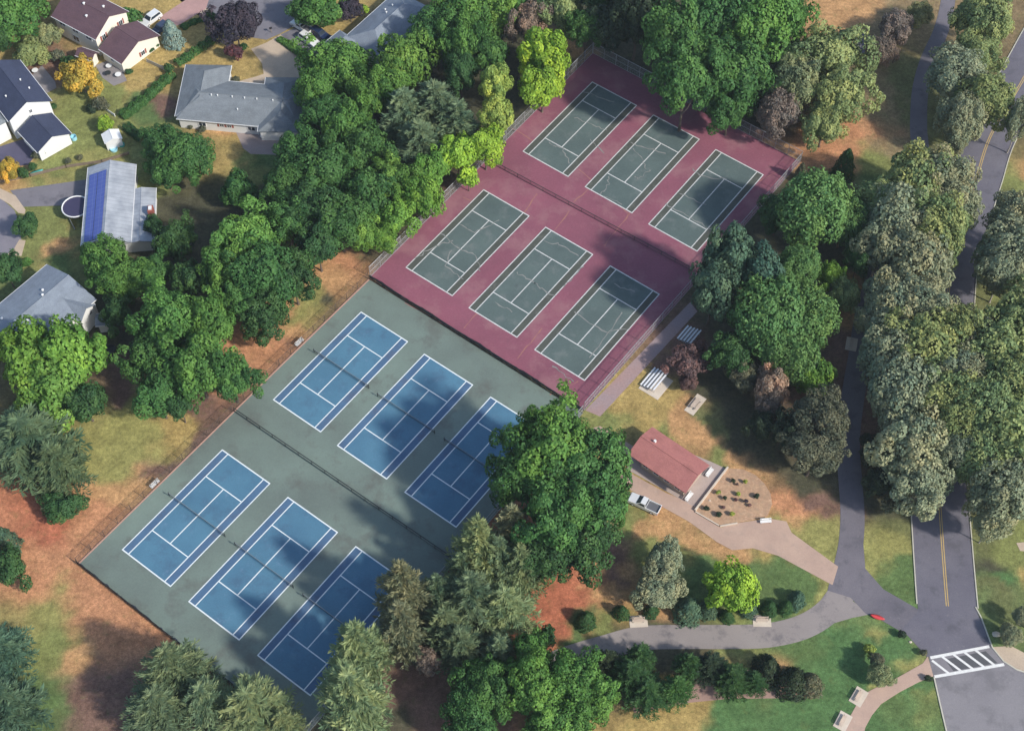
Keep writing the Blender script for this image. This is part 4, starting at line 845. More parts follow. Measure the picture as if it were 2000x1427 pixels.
def ellipsoid_crown(seed, R_=1.0, squash=.78, lobes=46, lr=.25, per=150, leaf=.075, aspect=.7, irregular=.18, jitter=.55, low=-.45, amp=.28, relief=.5):
    """unit-radius crown centred on the origin, made of leafy lobes"""
    rng = np.random.default_rng(seed); cen = []; nrm = []; grp = []
    ph = rng.uniform(0, 6.28, 5)
    for i in range(lobes):
        z = 1 - (i + .5) / lobes * (1 - low); a = i * 2.39996 + rng.uniform(-.35, .35); r = math.sqrt(max(0, 1 - z*z))
        d = np.array([r*math.cos(a), r*math.sin(a), z])
        out = 1 + irregular*(math.sin(2*a+ph[0])*.5 + math.sin(3*a+ph[1])*.45 + .5*math.sin(5*a+ph[2])) * r + rng.normal(0, irregular*.4)
        lrad = lr * rng.uniform(.65, 1.4); c = d * (out - lrad) * np.array([1, 1, squash])
        n = int(per * (lrad/lr)**2); v = rng.normal(0, 1, (n, 3)); v /= np.linalg.norm(v, axis=1, keepdims=True)
        keep = (v @ d > -.45) | (v[:, 2] > .1); v = v[keep]
        # sub-clumps on the lobe give it a broken outline
        k = rng.normal(0, 1, (7, 3)); k /= np.linalg.norm(k, axis=1, keepdims=True); bump = (v @ k.T).max(1)
        rad = lrad * (1.06 - relief + relief * bump**2.5) * rng.uniform(.86, 1.04, len(v))
        cen.append(c + v * rad[:, None]); nrm.append(v*(.45 + relief*.7) + d*.35 + np.array([0, 0, .25 + (.5 - relief)*2.2])); grp.append(np.full(len(v), i))
    # inner leaves close the crown
    n = lobes * per // 8; v = rng.normal(0, 1, (n, 3)); v /= np.linalg.norm(v, axis=1, keepdims=True); v[:, 2] = np.where(v[:, 2] < low, -v[:, 2], v[:, 2])
    cen.append(v * rng.uniform(.45, .68, (n, 1)) * np.array([1, 1, squash])); nrm.append(v + np.array([0, 0, .3])); grp.append(np.full(n, lobes))
    cen, nrm, grp = np.concatenate(cen), np.concatenate(nrm), np.concatenate(grp)
    return leaf_arrays(cen, nrm, leaf, aspect, rng, jitter), tints(len(cen), grp, rng, amp)
def pine_crown(seed, levels=14, arms=11, tuft=13, leaf=.075, top=1.0, bot=-.75, power=.58, asp=.24):
    """broad tiered conifer; unit radius, z from -0.75 to 1"""
    rng = np.random.default_rng(seed); cen = []; nrm = []; grp = []; g = 0; V = []; T = []
    for L in range(levels):
        q = (L + .5) / levels; z = bot + (top - bot) * q; rr = max(.06, (1 - q) ** power)
        na = max(4, int(arms * (.55 + .6 * (1 - q))))
        for k in range(na):
            a = 6.283 * k / na + L * .9 + rng.uniform(-.25, .25); ln = rr * rng.uniform(.68, 1.12)
            d = np.array([math.cos(a), math.sin(a), 0]); s = np.array([-d[1], d[0], 0]); up = rng.uniform(.02, .3)
            for j in range(tuft):
                f = (j + .6) / tuft; spread = .20 * ln * (1 - f * .55)
                for m in range(5):
                    side = rng.uniform(-1, 1); c = d * ln * f + s * spread * side + np.array([0, 0, z + up*ln*f*f*.6 - .03*abs(side) + rng.uniform(-.02, .02)])
                    ax_ = d * rng.uniform(.5, 1) + s * side * 1.1 + np.array([0, 0, rng.uniform(.0, .45)]); ax_ /= np.linalg.norm(ax_)
                    nn = np.array([0, 0, 1.]) + rng.normal(0, .38, 3) + d * .35; nn -= nn.dot(ax_) * ax_; nn /= np.linalg.norm(nn); b = np.cross(nn, ax_)
                    sz = leaf * rng.uniform(.7, 1.35); V += [c - ax_*sz*.8, c + b*sz*asp, c + ax_*sz*1.2, c - b*sz*asp]; T.append(g)
            g += 1
    T = np.array(T); return np.array(V), tints(len(T), T, rng, .26)
def cone_crown(seed, n=2600, leaf=.09):
    rng = np.random.default_rng(seed); q = rng.uniform(0, 1, n) ** 1.25; a = rng.uniform(0, 6.283, n)
    ripple = 1 + .10*np.sin(a*5 + q*16 + seed) + .07*np.sin(a*9 - q*23)
    r = (1 - q) ** .62 * ripple * rng.uniform(.78, 1.03, n) + .02
    c = np.stack([r*np.cos(a), r*np.sin(a), q*2 - 1], 1); nr = np.stack([np.cos(a), np.sin(a), np.full(n, .55)], 1)
    return leaf_arrays(c, nr, leaf, .45, rng, .45), tints(n, (q*12).astype(int)*6 + (a/1.05).astype(int), rng, .22)
def crown_proto(name, V, t): return leaf_mesh(name, V, t)
PROTO = {
 'broad': [crown_proto('broad_crown', *ellipsoid_crown(s, lobes=56, lr=.26, per=300, leaf=.038, irregular=.32, jitter=.42)) for s in (1, 2, 3, 4, 5, 6, 7, 8)],
 'mid':   [crown_proto('mid_crown', *ellipsoid_crown(s, lobes=34, lr=.32, per=300, leaf=.052, irregular=.3, jitter=.42)) for s in (11, 12, 13, 14, 15)],
 'fine':  [crown_proto('fine_crown', *ellipsoid_crown(s, lobes=80, lr=.24, per=200, leaf=.034, irregular=.08, jitter=.45, amp=.16)) for s in (21, 22)],
 'sparse':[crown_proto('sparse_crown', *ellipsoid_crown(s, lobes=85, lr=.23, per=190, leaf=.040, irregular=.24, jitter=.6, amp=.15, relief=.40)) for s in (31, 32, 33, 34)],
 'small': [crown_proto('small_crown', *ellipsoid_crown(s, lobes=16, lr=.42, per=75, leaf=.12, irregular=.14)) for s in (41, 42, 43)],
 'pine':  [crown_proto('pine_crown', *pine_crown(s)) for s in (51, 52, 53, 54)],
 'cone':  [crown_proto('cone_crown', *cone_crown(s)) for s in (61, 62, 63)],
 'bare':  [],
}
def trunk_mesh(seed, limbs=7, spread=.62, mat='bark', r=.055, conifer=False):
    """unit tree skeleton: height 1 = crown centre; scaled per tree"""
    rr = random.Random(seed); mb = MB(); p = Vector((0, 0, 0)); rad = r; bend = Vector((rr.uniform(-.04, .04), rr.uniform(-.04, .04), 0))
    top = 1.25 if conifer else .8; N = 6
    pts = [Vector((0, 0, 0))]
    for i in range(1, N + 1): pts.append(Vector((0, 0, top*i/N)) + bend * math.sin(i*1.1))
    mb.tube(pts[0] - Vector((0, 0, .02)), pts[0] + Vector((0, 0, .03)), r*1.5, r*1.05, n=8)
    for i in range(N): mb.tube(pts[i], pts[i+1], r*(1 - .13*i), r*(1 - .13*(i+1)), n=8, cap=(i == N-1))
    for k in range(limbs):
        a = k*2.4 + rr.uniform(-.4, .4); h = rr.uniform(.42, .78)*top; d = Vector((math.cos(a), math.sin(a), 0)); l_ = spread*rr.uniform(.6, 1)
        s0 = Vector((bend.x, bend.y, h)); s1 = s0 + d*l_*.5 + Vector((0, 0, .16 if not conifer else .02)); s2 = s0 + d*l_ + Vector((0, 0, .42 if not conifer else .04))
        mb.tube(s0, s1, r*.42, r*.28, n=6); mb.tube(s1, s2, r*.28, r*.1, n=6)
        e = Vector((-d.y, d.x, 0)); mb.tube(s1, s1 + d*l_*.25 + e*l_*.35*rr.choice((-1, 1)) + Vector((0, 0, .2)), r*.2, r*.06, n=5)
    me = mb.build('trunk', mat); COL.objects.unlink(me); m = me.data; bpy.data.objects.remove(me); return m
TR = {'leafy': [trunk_mesh(s) for s in (1, 2, 3)], 'pale': [trunk_mesh(s, 9, .7, 'palebark', .045) for s in (4, 5)], 'conifer': [trunk_mesh(s, 5, .5, 'bark', .045, True) for s in (6, 7)]}
NAMES = {'broad': 'broadleaf_tree', 'mid': 'broadleaf_tree', 'fine': 'rounded_tree', 'sparse': 'open_crowned_tree', 'small': 'garden_shrub', 'pine': 'pine_tree', 'cone': 'evergreen_shrub'}
CATS = {'broad': 'tree', 'mid': 'tree', 'fine': 'tree', 'sparse': 'tree', 'small': 'shrub', 'pine': 'pine tree', 'cone': 'evergreen'}
GRP = {'broad': 'broad green trees', 'mid': 'broad green trees', 'fine': 'smooth rounded trees', 'sparse': 'grey olive trees', 'small': 'garden shrubs', 'pine': 'pine trees', 'cone': 'small evergreens'}
C = {'dk': (.050, .120, .038), 'md': (.098, .220, .046), 'lt': (.145, .27, .05), 'br': (.14, .275, .042), 'lm': (.265, .42, .045), 'yl': (.32, .39, .08), 'ol': (.25, .28, .13), 'gy': (.285, .31, .18), 'olg': (.255, .315, .12),
     'pn': (.155, .22, .115), 'pl': (.23, .29, .13), 'pt': (.22, .24, .135), 'bl': (.090, .165, .10), 'bs': (.25, .33, .27), 'gold': (.50, .36, .06), 'pu': (.055, .045, .06), 'ma': (.15, .065, .075), 'mb': (.20, .12, .11), 'tn': (.46, .30, .20), 'dd': (.04, .065, .034),
     'do': (.13, .14, .085), 'bn': (.24, .19, .15), 'gm': (.066, .162, .042), 'sm': (.125, .24, .07), 'pd': (.11, .17, .085)}
tr_rng = random.Random(99)
def tree(px, py, r, H, kind, col, label, group=None, sq=None, name=None, cat=None, z0=0.0):
    """px, py: middle of the crown in the survey; r: its half width there in pixels; H: height of the tree in metres"""
    if kind == 'sparse' and px > 1700 and H > 10: r *= 1.28 if py > 290 else 1.16
    if kind == 'broad' and px < 1000: r *= 1.07
    if kind == 'pine' and H >= 11: r *= 1.17
    rm = r * MPP(px, py, H*.6)
    if kind in ('pine', 'cone'):
        if kind == 'pine': half = H * .42 / .875; zc = H - half          # crown z from -.75..1
        else: half = H * .48; zc = H - half
    else:
        half = min(H * .48, rm * (1.0 if sq is None else sq)); half = max(half, H*.34); zc = H - half * .85
    zc = max(zc, half*.5); g = G(px, py, zc + z0)
    t = empty(name or NAMES[kind], (g.x, g.y, z0), 0); tag(t, label, cat or CATS[kind], group or GRP[kind])
    me = tr_rng.choice(PROTO[kind]); c = bpy.data.objects.new('crown' if r > 14 else 'foliage', me); COL.objects.link(c); c.parent = t
    c.location = (0, 0, zc); c.rotation_euler = (0, 0, tr_rng.uniform(0, 6.28)); s = tr_rng.uniform(.86, 1.15)
    c.scale = (rm * s, rm / s, half if kind in ('pine', 'cone') else half / .78)
    cc = C[col]; j = tr_rng.uniform(.9, 1.12); h = tr_rng.uniform(-.06, .06); c.color = (cc[0]*j*(1+h), cc[1]*j, cc[2]*j*(1-h), 1)
    tk = 'conifer' if kind in ('pine', 'cone') else ('pale' if kind == 'sparse' else 'leafy')
    q = bpy.data.objects.new('trunk' if r > 14 else 'stem', tr_rng.choice(TR[tk])); COL.objects.link(q); q.parent = t; q.rotation_euler = (0, 0, tr_rng.uniform(0, 6.28))
    q.scale = (max(rm*.9, zc*.35), max(rm*.9, zc*.35), max(zc, .3)); return t
T = tree
for a in [
# ---- top left gardens
(25,22,62,10,'broad','md','dense mid green tree filling the top left corner'),
(-5,60,35,8,'mid','dk','dark tree at the left edge below the top left corner tree'),
(92,70,26,5,'mid','ol','dull olive tree beside the shaded wall of the maroon roofed house'),
(58,104,34,5,'mid','olg','low olive tree above the navy roofed house'),
(112,108,14,2.2,'small','do','dark shrub on the rear patio side between the gold tree and the maroon roofed house'),
(158,150,40,7,'mid','gold','golden yellow tree between the maroon and the navy roofed houses'),
(134,122,16,3,'small','dk','dark green shrub touching the upper left of the golden tree'),
(196,203,17,2.6,'small','do','dark shrub below the golden tree along the white fence'),
(178,213,11,1.8,'small','dd','very dark little shrub at the lower left of the golden tree'),
(256,32,23,3.5,'small','gm','green shrub against the front of the maroon roofed house by the white van'),
(334,62,23,6.5,'cone','bs','pale blue green spruce beside the white van',None,None,'spruce_tree','spruce'),
(410,32,13,3,'small','dk','small dark bush between the pink driveway and the street'),
(458,45,42,11,'broad','pu','large dark purple tree at the street end of the dry lawn'),
(456,102,18,3.5,'small','ma','maroon shrub at the foot of the dark purple tree'),
(476,92,9,1.5,'small','dk','little green shrub to the right of the maroon shrub'),
(330,133,11,2,'small','dk','small bush at the end of the short grey garden wall'),
(205,241,17,3.2,'small','lm','lime green bush just above the white garden shed'),
(103,208,8,2,'small','dk','narrow dark shrub at the corner of the navy roofed house'),
(84,292,10,2.4,'small','dk','dark bush at the front corner of the navy roofed garage'),
(70,302,9,1.6,'small','do','low bush between the dark driveway and the navy roofed garage'),
(15,332,24,4,'mid','gold','golden shrub at the left edge beside the dark driveway'),
(45,338,12,2.5,'small','dk','dark shrub between the golden shrub and the turquoise boat'),
(64,325,9,2,'small','dk','small dark shrub behind the turquoise boat'),
(133,314,7,1.0,'small','do','tiny dark bush on the yellow green lawn, left of its pair'),
(156,307,7,1.0,'small','do','tiny dark bush on the yellow green lawn, right of its pair'),
(53,440,23,5,'mid','dk','dark green tree beside the round cul de sac'),
(12,527,34,8,'mid','dk','dark tree at the left edge above the blue grey roof'),
(53,512,11,2.2,'small','md','small green shrub above the blue grey roof beside the red earth'),
(252,140,8,1.2,'small','dk','dark clipped bush at the lower corner of the maroon roofed wing'),
(296,98,6,1.0,'small','dk','black green bush on the cream wall, lower one'),
(306,88,6,1.0,'small','dk','black green bush on the cream wall, upper one'),
(461,156,9,1.4,'small','do','small bush in the notch of the grey hipped roof'),
(395,252,9,1.2,'small','do','low bush on the lower side of the ranch house, right one'),
(372,246,7,1.0,'small','do','low bush on the lower side of the ranch house, left one'),
(628,18,44,8,'mid','md','green tree above the three vehicles on the driveway'),
(590,18,26,7,'mid','gm','green tree overhanging the street left of the three vehicles'),
(683,16,24,6,'mid','pu','dark plum tree between the green tree and the grey roof at the top'),
(711,18,10,3,'small','lm','lime shrub beside the plum tree at the corner of the grey roof'),
# ---- the wooded belt, left of the courts
(318,285,40,8,'broad','gm','upper left half of the dark tree pair between ranch house and metal roof'),
(362,310,52,9.5,'broad','gm','larger tree of the dark pair between ranch house and metal roof'),
(325,340,32,7,'mid','gm','small dark tree at the foot of the pair beside the metal roof house'),
(466,372,36,7,'mid','gm','lone dark tree in the shaded hollow between the houses and the belt'),
(345,468,38,9,'broad','dk','dark tree right of the metal roof house beside its chimney'),
(300,440,20,5,'mid','dk','little dark tree touching the corner of the metal roof'),
(205,515,48,10,'broad','md','mid green tree covering the lower end of the metal roof'),
(245,550,42,10,'broad','md','mid green tree right below the metal roof tree'),
(300,535,36,9,'broad','gm','dark green tree in the middle of the group right of the metal roof tree'),
(370,545,34,9,'mid','dk','very dark tree in the gap left of the tall belt tree'),
(228,610,32,8,'mid','dk','dark tree beside the gable of the blue grey roofed house'),
(478,470,62,15,'broad','md','tall green tree with bright lobes at the left shoulder of the belt'),
(440,530,48,13,'broad','md','green tree below the left shoulder of the belt'),
(520,545,66,14,'broad','gm','dark green tree leaning over the soil patch beside the blue courts'),
(572,540,44,12,'broad','dk','outer dark tree whose edge meets the orange soil patch'),
(512,618,46,10,'broad','dk','lowest dark tree of the belt above the yellow green strip'),
(465,585,40,11,'mid','gm','tree between the pale glint and the lowest dark belt tree'),
(330,625,62,15,'broad','md','top tree of the large clump left of the blue courts'),
(410,640,58,14,'broad','md','right top tree of the large clump left of the blue courts'),
(300,700,52,13,'broad','gm','left tree of the large clump beside the round basin'),
(385,715,68,15,'broad','md','central and biggest tree of the large clump left of the blue courts'),
(450,735,48,12,'broad','gm','tree of the large clump that overhangs the blue court fence'),
(310,775,44,10,'mid','gm','lowest tree of the large clump above the yellow green grass'),
(350,790,30,8,'mid','dk','dark skirt tree at the bottom of the large clump'),
(62,700,68,13,'mid','br','left half of the bright green tree below the blue grey roof'),
(138,700,74,14,'mid','br','bright yellow green tree below the blue grey roof, the larger half'),
(100,755,64,12,'mid','lt','lower bright green tree above the grey green pine'),
(165,785,40,9,'mid','dk','dark tree on the lower right of the bright green tree'),
(55,860,98,14,'pine','pd','broad grey green pine at the left edge above the red soil'),
(110,905,66,12,'pine','pd','smaller pine reaching toward the yellow green grass'),
(122,990,36,5,'mid','dk','round dark tree on the red soil below the pine'),
(22,1108,38,6,'mid','dk','dark tree at the left edge beside the red soil'),
(8,1050,26,7,'cone','bl','narrow blue green conifer at the left edge',None,None,'conifer_tree','conifer'),
(0,1270,62,12,'pine','bl','blue green pine at the left edge below the orange soil'),
(15,1375,70,13,'pine','bl','blue green pine in the bottom left corner'),
(338,1310,72,16,'pine','pn','dark pine at the lower left corner of the blue courts'),
(310,1385,72,13,'pine','pn','dark pine at the bottom edge left of the light pine'),
(400,1370,60,12,'pine','pn','pine wedged between the two bottom edge pines left of the courts'),
(490,1380,78,12,'pine','pl','light green pine at the bottom edge beside the last blue court'),
(555,1415,45,9,'pine','pl','low light pine at the bottom edge right of the light green pine'),
# ---- trees hiding the lower right of the blue courts
(700,1275,66,20,'pine','pl','light green spiky pine in front of the lower right blue court'),
(690,1365,84,20,'pine','pl','broad light green pine at the bottom edge below the lower right blue court'),
(790,1160,62,21,'pine','pt','tan tinged spiky pine beside the lower right blue court'),
(785,1225,54,17,'pine','pt','second tan tinged pine below the spiky one'),
(745,1270,30,9,'pine','pl','small pine tucked between the tan pine and the light pines'),
(935,1075,60,21,'pine','pl','light pine at the corner of the fence between the blue courts'),
(1000,1040,48,18,'pine','pt','brownish green pine on the left flank of the biggest tree'),
(920,1170,66,17,'pine','pn','grey green pine left of the red soil patch'),
(985,1190,62,13,'pine','pl','grey green pine touching the red soil patch'),
(900,1260,56,12,'pine','pn','pine above the dark brown gap at the bottom'),
(975,1275,44,11,'pine','pn','pine between the soil patch and the lower broadleaf trees'),
(855,1165,44,15,'pine','pn','dark small pine between the tan pines and the grey ones'),
(1085,880,88,23,'broad','md','crown top of the biggest tree beside the pavilion',),
(1150,940,84,21,'broad','gm','right half of the biggest tree nearest the pavilion'),
(1030,930,72,20,'broad','gm','left half of the biggest tree over the blue court'),
(1090,1000,80,20,'broad','gm','lower middle of the big tree group beside the white pickup'),
(1130,1055,76,14,'broad','dk','dark lower tree of the big group beside the brown shade'),
(1060,1085,58,13,'broad','dk','dark tree of the big group above the red soil patch'),
(1205,985,30,11,'mid','gm','outlying small crown beside the white pickup truck'),
(1035,1275,42,10,'mid','md','green tree just left of the end of the curved path'),
(1045,850,46,20,'broad','md','outer left crown of the biggest tree reaching over the upper blue court corner'),
(1015,1110,54,15,'pine','pl','light pine filling the corner between the biggest tree and the red soil'),
(975,1100,50,16,'pine','pn','grey green pine just below the fence corner between the blue courts'),
(870,1225,52,13,'pine','pn','grey green pine between the tan pines and the light ones'),
(900,1120,36,14,'pine','pn','narrow pine at the end of the low fence dividing the blue court rows'),
(1068,1242,22,4,'small','dk','dark round bush at the lower edge of the red soil patch'),
(1040,1340,62,13,'broad','md','tall green tree left of the conifer hedge'),
(1125,1330,62,12,'broad','md','green tree at the left end of the conifer hedge'),
(1145,1375,50,10,'broad','md','lower green tree beside the dry grass at the bottom'),
(1080,1405,62,10,'broad','md','green tree at the bottom edge middle'),
(950,1335,54,11,'broad','gm','green tree right of the dark brown gap at the bottom'),
(920,1400,56,10,'broad','gm','green tree at the bottom edge right of the dark brown gap'),
(835,1290,26,6,'sparse','bn','brown half dead crown in the dark gap between the pines'),
# ---- belt, upper part
(585,315,56,12,'broad','gm','dark tree right of the ranch house patio'),
(635,345,60,13,'broad','gm','dark green tree in the middle of the belt below the ranch house'),
(560,370,46,12,'broad','gm','dark green tree at the left rim of the belt'),
(610,415,58,13,'broad','dk','dark tree in the deepest part of the belt'),
(560,430,44,12,'broad','gm','tree on the left rim of the belt above the tall shoulder tree'),
(665,440,52,12,'broad','gm','tree on the inner side of the belt above the soil patch'),
(620,480,44,11,'mid','dk','dark low tree above the soil patch'),
(700,300,58,13,'broad','gm','green tree in the belt just left of the grey pines'),
(715,375,54,12,'broad','gm','green tree in the belt between the dark trees and the lime ones'),
(680,250,50,13,'broad','md','bluish lit green tree upper middle of the belt'),
(640,230,44,12,'broad','gm','dark tree beside the right end of the ranch roof'),
(655,130,60,12,'broad','md','green tree in front of the grey roof at the top'),
(620,180,42,11,'broad','md','green tree between the ranch roof and the curved driveway'),
(715,190,44,12,'broad','md','green tree below the tip of the long grey roof'),
(790,120,56,13,'broad','lt','bright green tree to the right of the long grey roof'),
(765,165,40,12,'broad','md','green tree under the bright one beside the long grey roof'),
(790,225,56,14,'pine','pn','left grey pine in the middle of the belt'),
(850,215,66,15,'pine','pn','large grey green pine in the middle of the belt'),
(820,285,60,13,'pine','pn','lower grey pine above the lime trees'),
(895,245,46,13,'pine','pn','right grey pine beside the yellow green column'),
(850,60,48,12,'broad','gm','dark tree beside the upper end of the long grey roof'),
(900,80,48,13,'broad','md','green tree at the top between the grey roof and the lime tree'),
(905,25,54,13,'broad','md','green tree at the top edge, left of the bright one'),
(965,25,52,12,'broad','lt','bright green tree at the top edge'),
(900,140,36,11,'broad','dk','dark tree in the hollow above the grey pines'),
(955,105,34,10,'mid','gm','dark small tree left of the lime tree'),
(1030,40,40,11,'broad','bn','brownish thin crown above the lime tree at the top'),
(1020,5,40,11,'broad','md','tree at the very top edge above the brownish crown'),
(1100,20,48,12,'broad','olg','dull green tree at the top edge above the lime tree'),
(1145,55,38,11,'broad','gm','dull green tree right of the lime tree'),
(1180,5,46,13,'broad','dk','dark tree at the top edge left of the huge dark trees'),
(1200,50,50,13,'broad','dd','very dark tree over the top corner of the red courts'),  # deep shade of the court corner is mixed into this crown colour
(1058,105,52,12,'mid','lm','lime green tree at the upper left corner of the red courts, top half'),
(1060,170,46,11,'mid','lm','lime green tree at the upper left corner of the red courts, lower half'),
(965,165,36,12,'mid','yl','tall yellow green tree left of the lime tree'),
(968,225,38,11,'mid','yl','yellow green tree in the column beside the red court fence'),
(948,285,38,10,'mid','lm','lime tree overhanging the red court fence near the dividing line'),
(895,300,42,10,'mid','lm','lime tree between the grey pines and the red courts'),
(915,345,22,6,'small','lm','small lime shrub at the fence above the lower red courts'),
(845,330,40,10,'mid','br','bright green tree left of the lime trees by the fence'),
(820,385,42,10,'mid','br','bright green tree leaning on the red court fence'),
(770,355,46,11,'broad','lt','green tree behind the bright ones by the fence'),
(775,425,38,9,'mid','br','bright green tree low on the red court fence'),
(745,465,30,8,'mid','br','lowest bright green tree just above the corner of the courts'),
(715,450,34,9,'mid','lt','green tree above the soil patch beside the bright ones'),
# ---- behind the red courts
(1310,75,74,20,'broad','gm','left one of the huge dark green trees behind the red courts'),
(1395,45,86,19,'broad','gm','huge dark green tree at the top edge behind the red courts'),
(1490,60,78,18,'broad','md','huge green tree at the top edge right of the darkest ones'),
(1340,155,64,20,'broad','gm','dark green tree overhanging the upper left red court'),
(1420,150,74,17,'broad','gm','large green tree leaning over the middle upper red court'),
(1425,215,46,11,'broad','gm','lowest crown of the huge dark green trees near the red courts'),
(1540,25,38,12,'broad','gm','green tree at the top edge beside the orange lawn'),
(1245,20,58,19,'broad','dd','top edge tree coloured black green for the deep shade of its corner'),  # near-black crown colour carries the corner's deep shade
(1615,115,72,14,'broad','olg','olive green tree beside the orange lawn at the top'),
(1555,165,54,13,'broad','ol','olive tree with brown gaps between the huge dark trees and the green one'),
(1645,185,60,13,'broad','olg','olive green tree bordering the orange soil'),
(1520,220,44,10,'sparse','bn','thin brownish tree above the right corner of the red courts'),
(1610,245,46,10,'broad','olg','lower olive green tree above the orange soil'),
(1590,410,80,16,'fine','sm','smooth round green tree at the right corner of the red courts'),
(1650,430,52,12,'fine','sm','smooth green tree right of the round one by the red courts'),
(1520,415,42,10,'broad','dk','dark low tree against the side of the red courts'),
(1652,318,22,8,'cone','dk','dark pointed conifer standing on the orange and green lawn',None,None,'conifer_tree','conifer'),
(1565,335,14,5,'cone','do','slim dark conifer at the right corner of the red courts',None,None,'conifer_tree','conifer'),
(1425,500,58,18,'mid','bl','blue green clumpy tree over the edge of the red courts'),
(1395,560,50,16,'mid','bl','lower blue green clumpy tree beside the red courts'),
(1480,530,56,17,'mid','bl','blue green clumpy tree right of the court edge pair'),
(1560,520,44,13,'fine','sm','smooth green tree joining the two large rounded ones'),
(1500,615,82,17,'fine','sm','large smooth green tree right of the upper bleacher'),
(1570,620,70,15,'fine','sm','large smooth green tree nearest the asphalt path'),
(1540,690,60,13,'fine','sm','smooth green tree above the tan crown'),
(1622,540,28,8,'mid','br','small bright lime crown beside the rounded trees'),
(1650,575,30,8,'mid','olg','olive green crown between the lime one and the path'),
(1680,500,34,10,'broad','dk','dark crown in the gap left of the grey olive trees'),
(1590,735,38,9,'mid','br','bright green tree right of the tan crown'),
(1508,752,40,9,'mid','tn','tan coloured dying crown below the smooth green trees'),
(1500,795,28,7,'sparse','bn','grey brown thin crown under the tan one'),
(1342,705,38,5,'mid','mb','maroon brown tree between the two bleachers'),
(1345,745,20,3.5,'mid','mb','low maroon brown bush beside the sunny bleacher'),
(1430,690,44,9,'broad','dk','dark tree right of the maroon brown tree'),
(1455,735,34,7,'mid','do','dark olive tree edge above the shaded lawn'),
(1605,820,56,13,'sparse','do','dark olive tree on the shaded lawn beside the path'),
(1590,885,50,11,'broad','do','lower dark olive tree above the brown soil'),
# ---- grey olive avenue over the road
(1790,370,66,15,'sparse','olg','olive tree at the upper left of the avenue over the road'),
(1832,355,50,15,'sparse','gy','grey olive tree over the road below the yellow line gap'),
(1755,440,60,15,'sparse','gy','grey olive tree on the left side of the avenue beside the smooth trees'),
(1818,445,56,16,'sparse','olg','olive tree in the middle of the avenue'),
(1780,520,62,15,'sparse','gy','grey olive tree over the hidden bend of the path'),
(1742,600,54,14,'sparse','gy','grey olive tree at the left rim of the avenue near the lone bench'),
(1802,600,46,15,'sparse','gy','grey olive tree beside the small road window'),
(1800,690,62,16,'sparse','olg','olive tree with bright tufts in the middle of the lower avenue'),
(1735,690,52,14,'sparse','gy','grey tree bordering the shaded asphalt path'),
(1760,770,60,15,'sparse','gy','grey tree above the small gap in the avenue'),
(1835,780,52,15,'sparse','olg','olive tree above the dark gap in the lower avenue'),
(1780,880,60,14,'sparse','gy','grey olive tree at the lower left of the avenue'),
(1800,945,48,12,'sparse','gy','lowest grey tree over the left kerb of the road'),
(1868,655,40,15,'sparse','olg','olive crown closing the gap over the road just below the small road window'),
(1872,735,42,15,'sparse','gy','grey crown closing the gap over the hidden road in the middle of the lower avenue'),
(1868,820,42,15,'sparse','olg','olive crown closing the gap over the hidden road above where it emerges'),
(1866,885,34,13,'sparse','gy','small grey crown right above the place where the yellow line emerges'),
(1858,400,42,14,'sparse','gy','grey crown left of the road directly below the upper yellow line'),
(1728,400,40,13,'sparse','olg','olive crown at the upper left rim of the avenue beside the green lawn'),
(1722,480,40,13,'sparse','gy','grey crown at the left rim of the avenue beside the dark gap'),
(1712,645,30,11,'sparse','gy','small grey crown hanging over the shaded path right of the lone bench'),
(1545,840,40,9,'broad','dd','added black green tree standing in for shade left of the dark olive tree'),  # added crown, its near-black colour stands in for understorey shade
(1490,830,30,7,'mid','dd','small added black green tree standing in for shade at the lawn edge'),  # also added to darken the understorey in place of shade
(1940,700,62,16,'sparse','olg','yellowish olive tree on the right side of the avenue'),
(1990,640,56,15,'sparse','olg','olive tree at the right edge below the small green lawn'),
(1985,760,62,16,'sparse','olg','olive tree at the right edge in the lower avenue'),
(1920,810,60,16,'sparse','olg','olive tree right of the dark gap in the avenue'),
(1975,870,66,16,'sparse','olg','large olive tree at the right edge above the lower lawn'),
(1905,890,50,14,'sparse','olg','olive tree whose crown covers the road where it emerges'),
(1960,960,58,14,'sparse','gy','grey olive tree at the right edge above the kerb'),
(1935,1020,34,10,'sparse','gy','small grey crown hanging over the grass verge'),
(1890,660,40,14,'sparse','do','dark olive tree inside the avenue over the hidden road'),
(1975,500,56,15,'sparse','gy','grey tree at the right edge above the small green lawn'),
(1990,430,44,14,'sparse','gy','grey tree at the right edge beside the dark verge'),
(1960,530,38,13,'sparse','gy','grey crown left of the right edge lawn'),
(1925,45,56,15,'broad','olg','yellow green tree in the top right corner'),
(1905,30,42,14,'broad','olg','yellow green tree at the top edge above the grey trees'),
(1908,112,40,13,'broad','olg','yellow green tree left of the top right piece of road'),
(1870,150,48,13,'sparse','gy','grey tree beside the shaded path near the top'),
(1925,200,46,13,'sparse','olg','olive tree between the two upper pieces of road'),
(1880,235,42,12,'sparse','gy','grey tree above the upper yellow line'),
(1868,275,22,8,'sparse','gy','small grey crown on the left side of the upper road'),
(1993,235,28,13,'sparse','gy','grey tree at the right edge above the road bend'),
# ---- park corner at the lower right
(1298,1095,40,8,'sparse','gy','grey olive tree on the shaded lawn left of the lime tree, upper crown'),
(1285,1150,46,6,'sparse','gy','grey olive tree behind the row of evergreens, lower crown'),
(1427,1145,50,8,'mid','lm','bright lime tree in the middle of the row of evergreens'),
(1144,1207,22,3.4,'cone','dk','round dark evergreen alone on the red soil',None),
(1214,1192,17,2.8,'cone','dk','small evergreen left of the first path bench'),
(1272,1190,16,2.6,'cone','dk','small evergreen right of the first path bench'),
